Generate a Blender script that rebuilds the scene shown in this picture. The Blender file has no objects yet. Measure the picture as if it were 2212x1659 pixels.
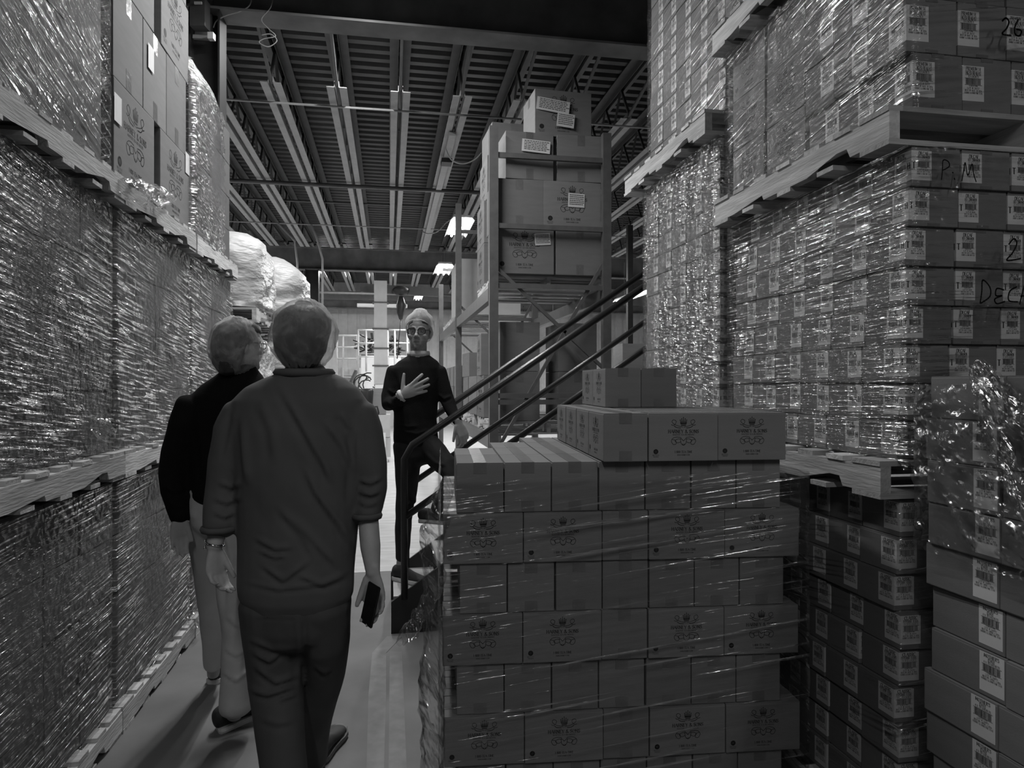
import bpy, bmesh, math, random
from math import sin, cos, pi, radians as R
from mathutils import Vector, Matrix, noise
rnd = random.Random(7)
S = bpy.context.scene; COL = S.collection
# ------------------------------------------------------------ camera
F = 1500.0; YAW = math.atan(266/1500); CS, CC = sin(YAW), cos(YAW); H = 1.62
cam = bpy.data.cameras.new('camera'); cam.sensor_width = 36; cam.lens = F/2212*36
cam.clip_start = .05; cam.clip_end = 200
co = bpy.data.objects.new('camera', cam); COL.objects.link(co)
co.location = (0, 0, H); co.rotation_euler = (pi/2, 0, -YAW); S.camera = co
# ------------------------------------------------------------ world, exposure
w = bpy.data.worlds.new('world'); S.world = w; w.use_nodes = True
w.node_tree.nodes['Background'].inputs[0].default_value = (1, 1, 1, 1)
w.node_tree.nodes['Background'].inputs[1].default_value = .022
S.view_settings.view_transform = 'Standard'; S.view_settings.look = 'None'
S.view_settings.gamma = 1; S.view_settings.use_curve_mapping = False
S.view_settings.exposure = 0.0
S.cycles.use_denoising = True
S.cycles.max_bounces = 5; S.cycles.transparent_max_bounces = 16
S.cycles.caustics_reflective = False; S.cycles.caustics_refractive = False
S.cycles.sample_clamp_indirect = 6
# unseen area lights, some for hall lamps, some added to brighten loads and film: (x, y, z, length, width, watts)
def area(x, y, z, sx, sy, p):
    l = bpy.data.lights.new('unseen_area_light', 'AREA'); l.shape = 'RECTANGLE'; l.size = sx; l.size_y = sy; l.energy = p
    o = bpy.data.objects.new('unseen_area_light', l); COL.objects.link(o); o.location = (x, y, z); return o
NEAR = [(-.6, -1.5, 4.3, .07, 2.4, 52), (-.2, 4.7, 4.75, .07, 2.0, 90), (-.2, 7.05, 5.15, .07, 1.3, 85), (2.4, -1.6, 4.3, .07, 2.4, 36)]  # third light added behind the girder to make the film glint
FAR = [(-3.3, 9.5, 4.6, .10, 2.4, 110), (4.3, 8.4, 4.6, .10, 2.4, 45), (-4.3, 14, 4.6, .10, 2.4, 160), (-6.0, 11, 4.6, .10, 2.4, 110),  # unseen lights for the bright far hall, kept hidden behind loads
       (1.28, 12.9, 4.44, .12, 1.4, 150), (1.33, 17.4, 4.38, .12, 1.4, 150), (-1, 21.5, 5.0, 3, 1.0, 300), (-6, 21.5, 5.0, 3, 1.0, 200), (5, 21.5, 5.0, 3, 1.0, 240), (6.5, 14, 4.5, .3, 2.4, 110)]  # first two belong to the tube lamps, the rest are unseen
for a in NEAR + FAR: area(*a)

# ------------------------------------------------------------ geometry of the photograph
def ray(x, y):
    u = (x-1106)/F; return Vector((CS+u*CC, CC-u*CS, (829.5-y)/F))
def W(x, y, d): return Vector((0, 0, H)) + ray(x, y)*d
def onX(x, y, X): r = ray(x, y); return Vector((0, 0, H)) + r*(X/r.x)
def onY(x, y, Y): r = ray(x, y); return Vector((0, 0, H)) + r*(Y/r.y)
def onZ(x, y, Z=0): r = ray(x, y); return Vector((0, 0, H)) + r*((Z-H)/r.z)
FW = Vector((CS, CC, 0)); RT = Vector((CC, -CS, 0)); UP = Vector((0, 0, 1))
ORD = ['zeroth', 'first', 'second', 'third', 'fourth', 'fifth', 'sixth', 'seventh', 'eighth', 'ninth', 'tenth', 'eleventh', 'twelfth', 'thirteenth', 'fourteenth', 'fifteenth']

# ------------------------------------------------------------ materials
def mat(name, v, rough=.8, metal=0., var=.12, scale=8., bump=0., bscale=60., stretch=(1, 1, 1), spec=.3, rand=0., coord='Object', bd=.01):
    m = bpy.data.materials.new(name); m.use_nodes = True; t = m.node_tree; N = t.nodes; L = t.links
    b = N['Principled BSDF']; b.inputs['Roughness'].default_value = rough; b.inputs['Metallic'].default_value = metal
    b.inputs['Specular IOR Level'].default_value = spec
    tc = N.new('ShaderNodeTexCoord'); mp = N.new('ShaderNodeMapping'); mp.inputs['Scale'].default_value = stretch
    L.new(tc.outputs[coord], mp.inputs[0])
    n = N.new('ShaderNodeTexNoise'); n.inputs['Scale'].default_value = scale; n.inputs['Detail'].default_value = 5
    L.new(mp.outputs[0], n.inputs['Vector'])
    r = N.new('ShaderNodeMapRange'); r.inputs[1].default_value = .25; r.inputs[2].default_value = .75
    r.inputs[3].default_value = v*(1-var); r.inputs[4].default_value = v*(1+var); L.new(n.outputs[0], r.inputs[0])
    out = r.outputs[0]
    if rand:
        oi = N.new('ShaderNodeObjectInfo'); q = N.new('ShaderNodeMapRange'); q.inputs[3].default_value = 1-rand; q.inputs[4].default_value = 1+rand
        L.new(oi.outputs['Random'], q.inputs[0]); mu = N.new('ShaderNodeMath'); mu.operation = 'MULTIPLY'
        L.new(out, mu.inputs[0]); L.new(q.outputs[0], mu.inputs[1]); out = mu.outputs[0]
    L.new(out, b.inputs['Base Color'])
    if bump:
        n2 = N.new('ShaderNodeTexNoise'); n2.inputs['Scale'].default_value = bscale; n2.inputs['Detail'].default_value = 3
        L.new(mp.outputs[0], n2.inputs['Vector'])
        bp = N.new('ShaderNodeBump'); bp.inputs['Strength'].default_value = bump; bp.inputs['Distance'].default_value = bd
        L.new(n2.outputs[0], bp.inputs['Height']); L.new(bp.outputs[0], b.inputs['Normal'])
    return m
def film(name, su=1.4, sv=75., slope=0., base=.05, ridge=.5, rough=.13, thr=.5, seed=0., white=.55, bs=1.0, fr=.25, gw=.92, iso=1.1):
    m = bpy.data.materials.new(name); m.use_nodes = True; t = m.node_tree; N = t.nodes; L = t.links
    N.remove(N['Principled BSDF']); out = N['Material Output']
    tc = N.new('ShaderNodeTexCoord')
    def ns(a, b, ang, w, det=3, dist=0.):
        mp = N.new('ShaderNodeMapping'); mp.vector_type = 'TEXTURE' if 0 else 'POINT'
        r = N.new('ShaderNodeVectorRotate'); r.rotation_type = 'Z_AXIS'; r.inputs['Angle'].default_value = ang
        L.new(tc.outputs['UV'], r.inputs['Vector']); L.new(r.outputs[0], mp.inputs[0])
        mp.inputs['Scale'].default_value = (a, b, 1); mp.inputs['Location'].default_value = (w, w*1.7, 0)
        n = N.new('ShaderNodeTexNoise'); n.inputs['Scale'].default_value = 1; n.inputs['Detail'].default_value = det; n.inputs['Distortion'].default_value = dist
        L.new(mp.outputs[0], n.inputs['Vector']); return n.outputs[0]
    def mth(op, a, b):
        k = N.new('ShaderNodeMath'); k.operation = op
        for i, q in enumerate((a, b)):
            if q is None: continue
            if isinstance(q, (int, float)): k.inputs[i].default_value = q
            else: L.new(q, k.inputs[i])
        return k.outputs[0]
    A = ns(su, sv, slope, seed+3, 2); B = ns(su*2.1, sv*1.9, slope+.05, seed+9, 1); C = ns(su*.5, sv*.22, slope-.05, seed+5, 2)
    D = ns(26, 30, slope, seed+31, 1); h = mth('ADD', mth('ADD', mth('ADD', A, mth('MULTIPLY', B, .45)), mth('MULTIPLY', C, 1.2)), mth('MULTIPLY', D, iso))
    bp = N.new('ShaderNodeBump'); bp.inputs['Strength'].default_value = 1; bp.inputs['Distance'].default_value = .012*bs
    L.new(h, bp.inputs['Height'])
    rg = N.new('ShaderNodeMapRange'); rg.inputs[1].default_value = thr; rg.inputs[2].default_value = thr+.07
    rg.inputs[3].default_value = 0; rg.inputs[4].default_value = ridge; L.new(A, rg.inputs[0])
    big = ns(1.1+su*.12, 2.2, slope, seed+20, 2)
    rg2 = N.new('ShaderNodeMapRange'); rg2.inputs[1].default_value = .38; rg2.inputs[2].default_value = .62; L.new(big, rg2.inputs[0])
    lw = N.new('ShaderNodeFresnel'); lw.inputs['IOR'].default_value = 1.5; L.new(bp.outputs[0], lw.inputs['Normal'])
    fac = mth('ADD', mth('ADD', mth('MULTIPLY', lw.outputs[0], fr), base), mth('MULTIPLY', rg.outputs[0], rg2.outputs[0]))
    fac = mth('MINIMUM', fac, .92)
    tr = N.new('ShaderNodeBsdfTransparent'); tr.inputs[0].default_value = (.96, .96, .96, 1)
    gl = N.new('ShaderNodeBsdfGlossy'); gl.inputs['Roughness'].default_value = rough; gl.inputs[0].default_value = (.9, .9, .9, 1); L.new(bp.outputs[0], gl.inputs['Normal'])
    df = N.new('ShaderNodeBsdfTranslucent'); df.inputs[0].default_value = (white, white, white, 1)
    d2 = N.new('ShaderNodeBsdfDiffuse'); d2.inputs[0].default_value = (white, white, white, 1); L.new(bp.outputs[0], d2.inputs['Normal'])
    mm = N.new('ShaderNodeMixShader'); mm.inputs[0].default_value = .6; L.new(df.outputs[0], mm.inputs[1]); L.new(d2.outputs[0], mm.inputs[2])
    m1 = N.new('ShaderNodeMixShader'); m1.inputs[0].default_value = gw; L.new(mm.outputs[0], m1.inputs[1]); L.new(gl.outputs[0], m1.inputs[2])
    mx = N.new('ShaderNodeMixShader'); L.new(fac, mx.inputs[0]); L.new(tr.outputs[0], mx.inputs[1]); L.new(m1.outputs[0], mx.inputs[2])
    L.new(mx.outputs[0], out.inputs['Surface']); return m
def emis(name, e):
    m = bpy.data.materials.new(name); m.use_nodes = True; b = m.node_tree.nodes['Principled BSDF']
    b.inputs['Base Color'].default_value = (.8, .8, .8, 1); b.inputs['Emission Color'].default_value = (1, 1, 1, 1); b.inputs['Emission Strength'].default_value = e; return m
def net_mat():
    m = bpy.data.materials.new('hairnet fabric'); m.use_nodes = True; t = m.node_tree; N = t.nodes; L = t.links
    N.remove(N['Principled BSDF']); out = N['Material Output']; tc = N.new('ShaderNodeTexCoord')
    n = N.new('ShaderNodeTexNoise'); n.inputs['Scale'].default_value = 13; n.inputs['Detail'].default_value = 5; n.inputs['Distortion'].default_value = 1.0; L.new(tc.outputs['Object'], n.inputs['Vector'])
    r = N.new('ShaderNodeMapRange'); r.inputs[1].default_value = .42; r.inputs[2].default_value = .62; r.inputs[3].default_value = .14; r.inputs[4].default_value = .36; L.new(n.outputs[0], r.inputs[0])
    lw = N.new('ShaderNodeLayerWeight'); lw.inputs[0].default_value = .32
    a = N.new('ShaderNodeMath'); a.operation = 'MULTIPLY_ADD'; L.new(lw.outputs['Facing'], a.inputs[0]); a.inputs[1].default_value = .55; L.new(r.outputs[0], a.inputs[2])
    a.use_clamp = True
    tr = N.new('ShaderNodeBsdfTransparent'); d = N.new('ShaderNodeBsdfDiffuse'); d.inputs[0].default_value = (.8, .8, .8, 1)
    q = N.new('ShaderNodeBsdfTranslucent'); q.inputs[0].default_value = (.8, .8, .8, 1); m0 = N.new('ShaderNodeMixShader'); m0.inputs[0].default_value = .5
    L.new(d.outputs[0], m0.inputs[1]); L.new(q.outputs[0], m0.inputs[2])
    mx = N.new('ShaderNodeMixShader'); L.new(a.outputs[0], mx.inputs[0]); L.new(tr.outputs[0], mx.inputs[1]); L.new(m0.outputs[0], mx.inputs[2]); L.new(mx.outputs[0], out.inputs[0]); return m
M = dict(
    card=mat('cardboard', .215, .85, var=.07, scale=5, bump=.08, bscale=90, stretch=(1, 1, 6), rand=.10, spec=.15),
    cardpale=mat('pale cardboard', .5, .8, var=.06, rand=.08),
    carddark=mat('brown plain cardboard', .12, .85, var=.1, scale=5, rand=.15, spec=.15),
    edge=mat('cardboard cut edge', .5, .9),
    tape=mat('packing tape', .165, .28, var=.1, scale=20, bump=.25, bscale=35, spec=.5),
    ink=mat('black print', .03, .7, var=.3), ink2=mat('grey print', .10, .7, var=.2),
    paper=mat('paper label', .72, .6, var=.05, scale=15),
    marker=mat('marker ink', .012, .5),
    wood=mat('pallet wood', .58, .8, var=.3, scale=3.5, bump=.3, bscale=14, stretch=(9, 1, 9), rand=.22, spec=.15),
    woodx=mat('pallet deck wood', .52, .8, var=.3, scale=3.5, bump=.3, bscale=14, stretch=(1, 9, 9), rand=.25, spec=.15),
    conc=mat('polished concrete', .16, .62, var=.28, scale=2.2, bump=.05, bscale=18, spec=.4),
    concpale=mat('pale coated concrete', .5, .5, var=.2, scale=3, bump=.1, bscale=9, stretch=(1, 4, 1), spec=.3),
    paint=mat('worn floor paint', .21, .5, var=.2, scale=12),
    steel=mat('dark painted steel', .035, .45, var=.25, spec=.4), rack=mat('rack steel', .13, .42, var=.15, scale=14, spec=.5),
    rail=mat('stair rail paint', .02, .33, var=.2, spec=.5), tread=mat('steel tread', .55, .4, var=.15),
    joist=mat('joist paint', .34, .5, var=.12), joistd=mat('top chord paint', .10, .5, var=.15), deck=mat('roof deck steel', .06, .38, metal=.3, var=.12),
    girder=mat('girder paint', .18, .8, var=.35, scale=3), pipe=mat('pipe paint', .12, .4), wallm=mat('wall sheet', .55, .5, var=.08),
    white=mat('white enamel', .75, .35, var=.04), grey=mat('grey enamel', .3, .4), dark=mat('dark plastic', .02, .4),
    shroud=mat('white plastic shroud', .55, .40, var=.1, scale=6, bump=1., bscale=5, stretch=(1, 1.3, 3), spec=.5, bd=.03),
    skin=mat('skin', .42, .5, var=.08, scale=25, bump=.06, bscale=160), stub=mat('stubble skin', .30, .6, var=.2, scale=60), lips=mat('lips', .26, .45),
    hair=mat('hair', .05, .5, var=.5, scale=30, stretch=(1, 1, .25), bump=.5, bscale=70), hairb=mat('light brown hair', .12, .5, var=.4, scale=30, stretch=(1, 1, .25), bump=.5, bscale=70),
    shirt=mat('grey shirt cloth', .10, .75, var=.10, scale=7, bump=.12, bscale=16, spec=.25), sweat=mat('black knit', .010, .95, var=.2, bump=.2, bscale=200, spec=.08),
    knit=mat('dark knit', .016, .9, var=.2, bump=.3, bscale=180, spec=.12),
    trous=mat('dark trousers', .075, .7, var=.12, bump=.15, bscale=14, spec=.25), khaki=mat('khaki trousers', .52, .8, var=.1, bump=.3, bscale=14), denim=mat('dark denim', .022, .75, var=.3, bump=.3, bscale=18, spec=.2),
    collar=mat('pale collar cloth', .62, .8, var=.2, scale=30, bump=.4, bscale=40), shoe=mat('dark shoe', .035, .6, var=.3, scale=20), sole=mat('pale sole', .6, .6, var=.3, scale=25), soled=mat('grey sole', .2, .6),
    eye=mat('eye', .35, .15), chrome=mat('chrome', .7, .15, metal=1), glass=mat('phone glass', .01, .08, spec=.6), leaf=mat('parts', .03, .6),
    filmL=film('stretch film dense', 5, 80, .10, .03, .92, .22, .51, 1, bs=1.5, iso=1.6), filmU=film('stretch film sloping', 2.6, 60, .30, .05, .92, .16, .56, 4, bs=1.2, iso=.7),
    filmT=film('stretch film sparkling', 14, 80, .10, .09, .9, .2, .51, 6, bs=1.3),
    filmB=film('stretch film low', 3.5, 100, -.05, .04, .85, .22, .53, 7, bs=1.4, iso=1.5),
    filmR=film('stretch film right', 5, 105, -.03, .035, .85, .17, .54, 11, bs=1.0), filmR2=film('stretch film upper right', 2.2, 70, -.15, .035, .8, .2, .57, 14, bs=.9, iso=.6),
    filmF=film('stretch film clear', .9, 55, -.14, .025, .92, .17, .595, 17, bs=.8, fr=.3, iso=.30), filmC=film('crumpled film', 14, 22, .4, .06, .8, .2, .52, 23, bs=1.6),
    net=net_mat(), tube=emis('lit tube', 14), tubedim=emis('far lit tube', 6))

# ------------------------------------------------------------ mesh helpers
class MB:
    def __init__(s): s.v = []; s.f = []; s.m = []; s.uv = None
    def add(s, vs, fs, mi=0):
        k = len(s.v); s.v += [Vector(q) for q in vs]; s.f += [tuple(i+k for i in f) for f in fs]; s.m += [mi]*len(fs); return s
    def box(s, a, b, mi=0, mt=None):
        x0, y0, z0 = a; x1, y1, z1 = b
        vs = [(x, y, z) for z in (z0, z1) for y in (y0, y1) for x in (x0, x1)]
        if mt: vs = [mt @ Vector(q) for q in vs]
        return s.add(vs, [(0, 2, 3, 1), (4, 5, 7, 6), (0, 1, 5, 4), (2, 6, 7, 3), (0, 4, 6, 2), (1, 3, 7, 5)], mi)
    def bar(s, p, q, a, b, up=UP, mi=0):                      # rectangular bar from p to q, a wide (sideways), b tall
        p, q = Vector(p), Vector(q); d = (q-p).normalized(); sd = d.cross(Vector(up)).normalized(); u = sd.cross(d)
        vs = [c + sd*x*a/2 + u*y*b/2 for c in (p, q) for x, y in ((-1, -1), (1, -1), (1, 1), (-1, 1))]
        return s.add(vs, [(3, 2, 1, 0), (4, 5, 6, 7), (0, 1, 5, 4), (1, 2, 6, 5), (2, 3, 7, 6), (3, 0, 4, 7)], mi)
    def tube(s, pts, r, n=10, mi=0, caps=True):
        pts = [Vector(p) for p in pts]; rs = r if isinstance(r, (list, tuple)) else [r]*len(pts); k = len(s.v); ref = None
        for i, p in enumerate(pts):
            d = (pts[min(i+1, len(pts)-1)]-pts[max(i-1, 0)]).normalized()
            if ref is None: ref = d.orthogonal().normalized()
            ref = (ref-d*ref.dot(d)).normalized(); o = d.cross(ref)
            s.v += [p+(ref*cos(2*pi*j/n)+o*sin(2*pi*j/n))*rs[i] for j in range(n)]
        for i in range(len(pts)-1):
            for j in range(n):
                a = k+i*n+j; b = k+i*n+(j+1) % n; s.f.append((a, b, b+n, a+n)); s.m.append(mi)
        if caps:
            s.f.append(tuple(k+j for j in range(n))[::-1]); s.m.append(mi); s.f.append(tuple(k+(len(pts)-1)*n+j for j in range(n))); s.m.append(mi)
        return s
    def loft(s, rings, n=20, mi=0):
        """rings: (centre, half axis vector A, half axis vector B); closed by domes"""
        R_ = []; c0, a0, b0 = rings[0]; c1, a1, b1 = rings[1]
        def dome(c, a, b, d, out):
            l = min(a.length, b.length)*.6; r = []
            for t in (80, 55, 28): r.append((c+d*l*sin(R(t)), a*cos(R(t)), b*cos(R(t))))
            return r if out else r[::-1]
        d = (c0-c1).normalized(); R_ += dome(c0, a0, b0, d, 1); R_ += rings
        c0, a0, b0 = rings[-1]; d = (c0-rings[-2][0]).normalized(); R_ += dome(c0, a0, b0, d, 0)
        k = len(s.v)
        for c, a, b in R_: s.v += [c+a*cos(2*pi*j/n)+b*sin(2*pi*j/n) for j in range(n)]
        for i in range(len(R_)-1):
            for j in range(n):
                p = k+i*n+j; q = k+i*n+(j+1) % n; s.f.append((p, q, q+n, p+n)); s.m.append(mi)
        s.f.append(tuple(k+j for j in range(n))[::-1]); s.m.append(mi); s.f.append(tuple(k+(len(R_)-1)*n+j for j in range(n))); s.m.append(mi)
        return s
    def limb(s, pts, rs, side=None, n=16):
        """rounded limb; rs entries r or (r_side, r_other)"""
        pts = [Vector(p) for p in pts]; rings = []; ref = Vector(side) if side is not None else RT
        for i, p in enumerate(pts):
            d = (pts[min(i+1, len(pts)-1)]-pts[max(i-1, 0)]).normalized()
            a = ref-d*ref.dot(d); a = a.normalized() if a.length > 1e-3 else d.orthogonal().normalized()
            b = d.cross(a); ra, rb = rs[i] if isinstance(rs[i], tuple) else (rs[i], rs[i]); rings.append((p, a*ra, b*rb))
        return s.loft(rings, n)
    def ball(s, c, r, n=12, mi=0):
        c = Vector(c); rr = r if isinstance(r, (tuple, list)) else (r, r, r); k = len(s.v); h = n//2+1
        for i in range(1, h):
            t = pi*i/h
            s.v += [c+Vector((rr[0]*sin(t)*cos(2*pi*j/n), rr[1]*sin(t)*sin(2*pi*j/n), rr[2]*cos(t))) for j in range(n)]
        for i in range(h-2):
            for j in range(n): p = k+i*n+j; q = k+i*n+(j+1) % n; s.f.append((p, p+n, q+n, q)); s.m.append(mi)
        s.f.append(tuple(k+j for j in range(n))); s.m.append(mi); s.f.append(tuple(k+(h-2)*n+j for j in range(n))[::-1]); s.m.append(mi); return s
    def build(s, name, ms, parent=None, smooth=False, base=None):
        me = bpy.data.meshes.new(name); off = base if base is not None else (parent.location if parent is not None and s is not None else Vector((0, 0, 0)))
        me.from_pydata([tuple(q-off) for q in s.v], [], s.f)
        for m in (ms if isinstance(ms, (list, tuple)) else [ms]): me.materials.append(m)
        me.polygons.foreach_set('material_index', s.m)
        if smooth: me.polygons.foreach_set('use_smooth', [True]*len(s.f))
        me.update(); o = bpy.data.objects.new(name, me); COL.objects.link(o)
        if parent is not None: o.parent = parent
        return o
Z0 = Vector((0, 0, 0))
def tag(o, label=None, cat=None, group=None, kind=None):
    if label: o['label'] = label
    if cat: o['category'] = cat
    if group: o['group'] = group
    if kind: o['kind'] = kind
    return o
def empty(name, loc, label, cat, group=None, rz=0):
    o = bpy.data.objects.new(name, None); COL.objects.link(o); o.location = loc; o.rotation_euler = (0, 0, rz); o.empty_display_size = .1
    return tag(o, label, cat, group)
def solo(mb, name, m, label, cat, group=None, smooth=False):          # a thing that is one mesh: origin at its lowest middle
    xs = [q.x for q in mb.v]; ys = [q.y for q in mb.v]; zs = [q.z for q in mb.v]
    b = Vector(((min(xs)+max(xs))/2, (min(ys)+max(ys))/2, min(zs))); o = mb.build(name, m, smooth=smooth, base=b); o.location = b
    return tag(o, label, cat, group)
def struct(mb, name, m): return tag(mb.build(name, m, base=Z0), kind='structure')
def copy_tree(o, parent=None):
    c = o.copy(); COL.objects.link(c); c.parent = parent
    for ch in list(o.children): copy_tree(ch, c)
    return c
def remesh(o, vox, smooth=6, fn=None):
    """fuse overlapping closed shells of o into one continuous surface"""
    m = o.modifiers.new('r', 'REMESH'); m.mode = 'VOXEL'; m.voxel_size = vox; m.use_smooth_shade = True
    if smooth:
        q = o.modifiers.new('s', 'SMOOTH'); q.iterations = smooth; q.factor = .5
    bpy.context.view_layer.update(); dg = bpy.context.evaluated_depsgraph_get()
    me = bpy.data.meshes.new_from_object(o.evaluated_get(dg)); old = o.data
    for x in old.materials:
        if x.name not in [y.name for y in me.materials if y]: me.materials.append(x)
    o.modifiers.clear(); o.data = me; bpy.data.meshes.remove(old)
    if fn: fn(o, me)
    me.polygons.foreach_set('use_smooth', [True]*len(me.polygons)); me.update(); return o

# ------------------------------------------------------------ lettering (stroke font with serifs)
GL = {'A': (.78, '0,0 .39,1 .78,0;.15,.36 .63,.36'), 'B': (.62, '.1,0 .1,1 .42,1 .56,.88 .56,.66 .42,.53 .1,.53;.42,.53 .6,.42 .6,.14 .42,0 .1,0'),
 'C': (.7, '.66,.8 .54,.96 .34,1 .12,.84 .06,.5 .12,.16 .34,0 .54,.04 .66,.2'), 'D': (.72, '.1,0 .1,1 .38,1 .6,.86 .68,.5 .6,.14 .38,0 .1,0'),
 'E': (.6, '.1,0 .1,1 .54,1;.1,.52 .44,.52;.1,0 .56,0'), 'F': (.56, '.1,0 .1,1 .52,1;.1,.52 .42,.52'), 'G': (.74, '.66,.82 .54,.97 .34,1 .12,.84 .06,.5 .12,.16 .34,0 .64,.08 .64,.44 .44,.44'),
 'H': (.76, '.12,0 .12,1;.64,0 .64,1;.12,.52 .64,.52'), 'I': (.3, '.15,0 .15,1'), 'J': (.44, '.3,1 .3,.14 .18,0 .04,.08'), 'K': (.7, '.12,0 .12,1;.58,1 .12,.46;.28,.6 .62,0'),
 'L': (.58, '.12,1 .12,0 .54,0'), 'M': (.9, '.1,0 .12,1 .45,.2 .78,1 .8,0'), 'N': (.78, '.12,0 .12,1 .66,0 .66,1'), 'O': (.76, '.38,1 .14,.86 .06,.5 .14,.14 .38,0 .62,.14 .7,.5 .62,.86 .38,1'),
 'P': (.6, '.1,0 .1,1 .42,1 .57,.86 .57,.62 .42,.48 .1,.48'), 'R': (.68, '.1,0 .1,1 .42,1 .56,.87 .56,.64 .42,.52 .1,.52;.38,.52 .64,0'), 'S': (.56, '.5,.84 .38,1 .2,1 .08,.84 .1,.64 .28,.52 .46,.4 .5,.18 .38,0 .18,0 .06,.16'),
 'T': (.66, '.33,0 .33,1;.02,1 .64,1'), 'U': (.74, '.12,1 .12,.22 .26,.02 .46,.02 .62,.22 .62,1'), 'V': (.74, '.02,1 .37,0 .72,1'), 'W': (.98, '.02,1 .26,0 .49,.9 .72,0 .96,1'), 'X': (.72, '.06,1 .66,0;.66,1 .06,0'), 'Y': (.7, '.04,1 .35,.5 .66,1;.35,.5 .35,0'), 'Z': (.62, '.06,1 .56,1 .06,0 .58,0'),
 '0': (.58, '.29,1 .1,.82 .06,.5 .1,.18 .29,0 .48,.18 .52,.5 .48,.82 .29,1'), '1': (.4, '.08,.84 .22,1 .22,0'), '2': (.56, '.06,.8 .2,1 .4,1 .5,.82 .46,.6 .06,0 .52,0'), '4': (.58, '.42,0 .42,1 .04,.3 .54,.3'), '5': (.54, '.48,1 .12,1 .1,.56 .34,.6 .5,.4 .46,.12 .26,0 .06,.08'),
 '6': (.56, '.46,.96 .24,.9 .08,.56 .08,.2 .26,0 .44,.06 .5,.3 .4,.52 .2,.52 .08,.36'), '7': (.54, '.06,1 .5,1 .2,0'), '8': (.56, '.28,.54 .1,.7 .14,.94 .28,1 .42,.94 .46,.7 .28,.54 .06,.3 .1,.06 .28,0 .46,.06 .5,.3 .28,.54'), '3': (.54, '.08,.88 .24,1 .44,.9 .44,.66 .24,.54 .46,.42 .48,.14 .3,0 .06,.1'), '9': (.56, '.1,.04 .32,.1 .48,.44 .48,.8 .3,1 .12,.94 .06,.7 .16,.48 .36,.48 .48,.64'),
 '&': (.8, '.74,.3 .5,.02 .24,0 .08,.16 .14,.4 .46,.72 .44,.94 .28,1 .18,.86 .24,.64 .74,0'), '-': (.36, '.06,.45 .3,.45'), '.': (.24, '.1,0 .1,.07'), "'": (.2, '.1,1 .1,.78'), '#': (.6, '.2,0 .26,1;.38,0 .44,1;.04,.34 .54,.34;.06,.68 .56,.68'), ':': (.24, '.1,.1 .1,.18;.1,.6 .1,.68'), ' ': (.34, '')}
GL = {k: (a, [[tuple(map(float, p.split(','))) for p in st.split()] for st in b.split(';') if st]) for k, (a, b) in GL.items()}
def stroke2(out, pts, w, closed=False):
    """flat pen stroke along pts -> quads in list out"""
    for (x0, y0), (x1, y1) in zip(pts, pts[1:]):
        dx, dy = x1-x0, y1-y0; l = math.hypot(dx, dy)
        if l < 1e-9: continue
        ww = w(dx/l, dy/l) if callable(w) else w
        nx, ny = -dy/l*ww/2, dx/l*ww/2; ex, ey = dx/l*ww*.25, dy/l*ww*.25
        out.append([(x0+nx-ex, y0+ny-ey), (x0-nx-ex, y0-ny-ey), (x1-nx+ex, y1-ny+ey), (x1+nx+ex, y1+ny+ey)])
def text2(out, s, cx, y, h, width=None, al='c', bold=1.):
    tot = sum(GL[c][0] for c in s)+.06*len(s); kx = h if width is None else width/tot
    x = cx-(tot*kx/2 if al == 'c' else 0)
    for c in s:
        a, sts = GL[c]
        for st in sts:
            pts = [(x+px*kx, y+py*h) for px, py in st]
            wf = lambda dx, dy: min(kx, h)*bold*(.15 if abs(dy) > .5 and not (dx*dy > .2) else .075)
            stroke2(out, pts, wf)
            for (p, q) in ((st[0], st[1]), (st[-1], st[-2])):
                if p[1] in (0., 1.) and abs(p[0]-q[0]) < .4*abs(p[1]-q[1])+.01 and c not in "-.':":
                    stroke2(out, [(x+(p[0]-.11)*kx, y+p[1]*h), (x+(p[0]+.11)*kx, y+p[1]*h)], min(kx, h)*.06*bold)
        x += (a+.06)*kx
def curl(out, pts, w, n=8):                                             # smooth pen line through pts
    P = [pts[0]]+pts+[pts[-1]]; o = []
    for i in range(1, len(P)-2):
        for k in range(n):
            t = k/n; a, b, c, d = P[i-1], P[i], P[i+1], P[i+2]
            o.append(tuple(.5*((2*b[j])+(-a[j]+c[j])*t+(2*a[j]-5*b[j]+4*c[j]-d[j])*t*t+(-a[j]+3*b[j]-3*c[j]+d[j])*t**3) for j in (0, 1)))
    o.append(pts[-1]); stroke2(out, o, w)
def disc2(out, cx, cy, r, r2=0, n=20):
    for i in range(n):
        a, b = 2*pi*i/n, 2*pi*(i+1)/n
        out.append([(cx+r2*cos(a), cy+r2*sin(a)), (cx+r*cos(a), cy+r*sin(a)), (cx+r*cos(b), cy+r*sin(b)), (cx+r2*cos(b), cy+r2*sin(b))])
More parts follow.
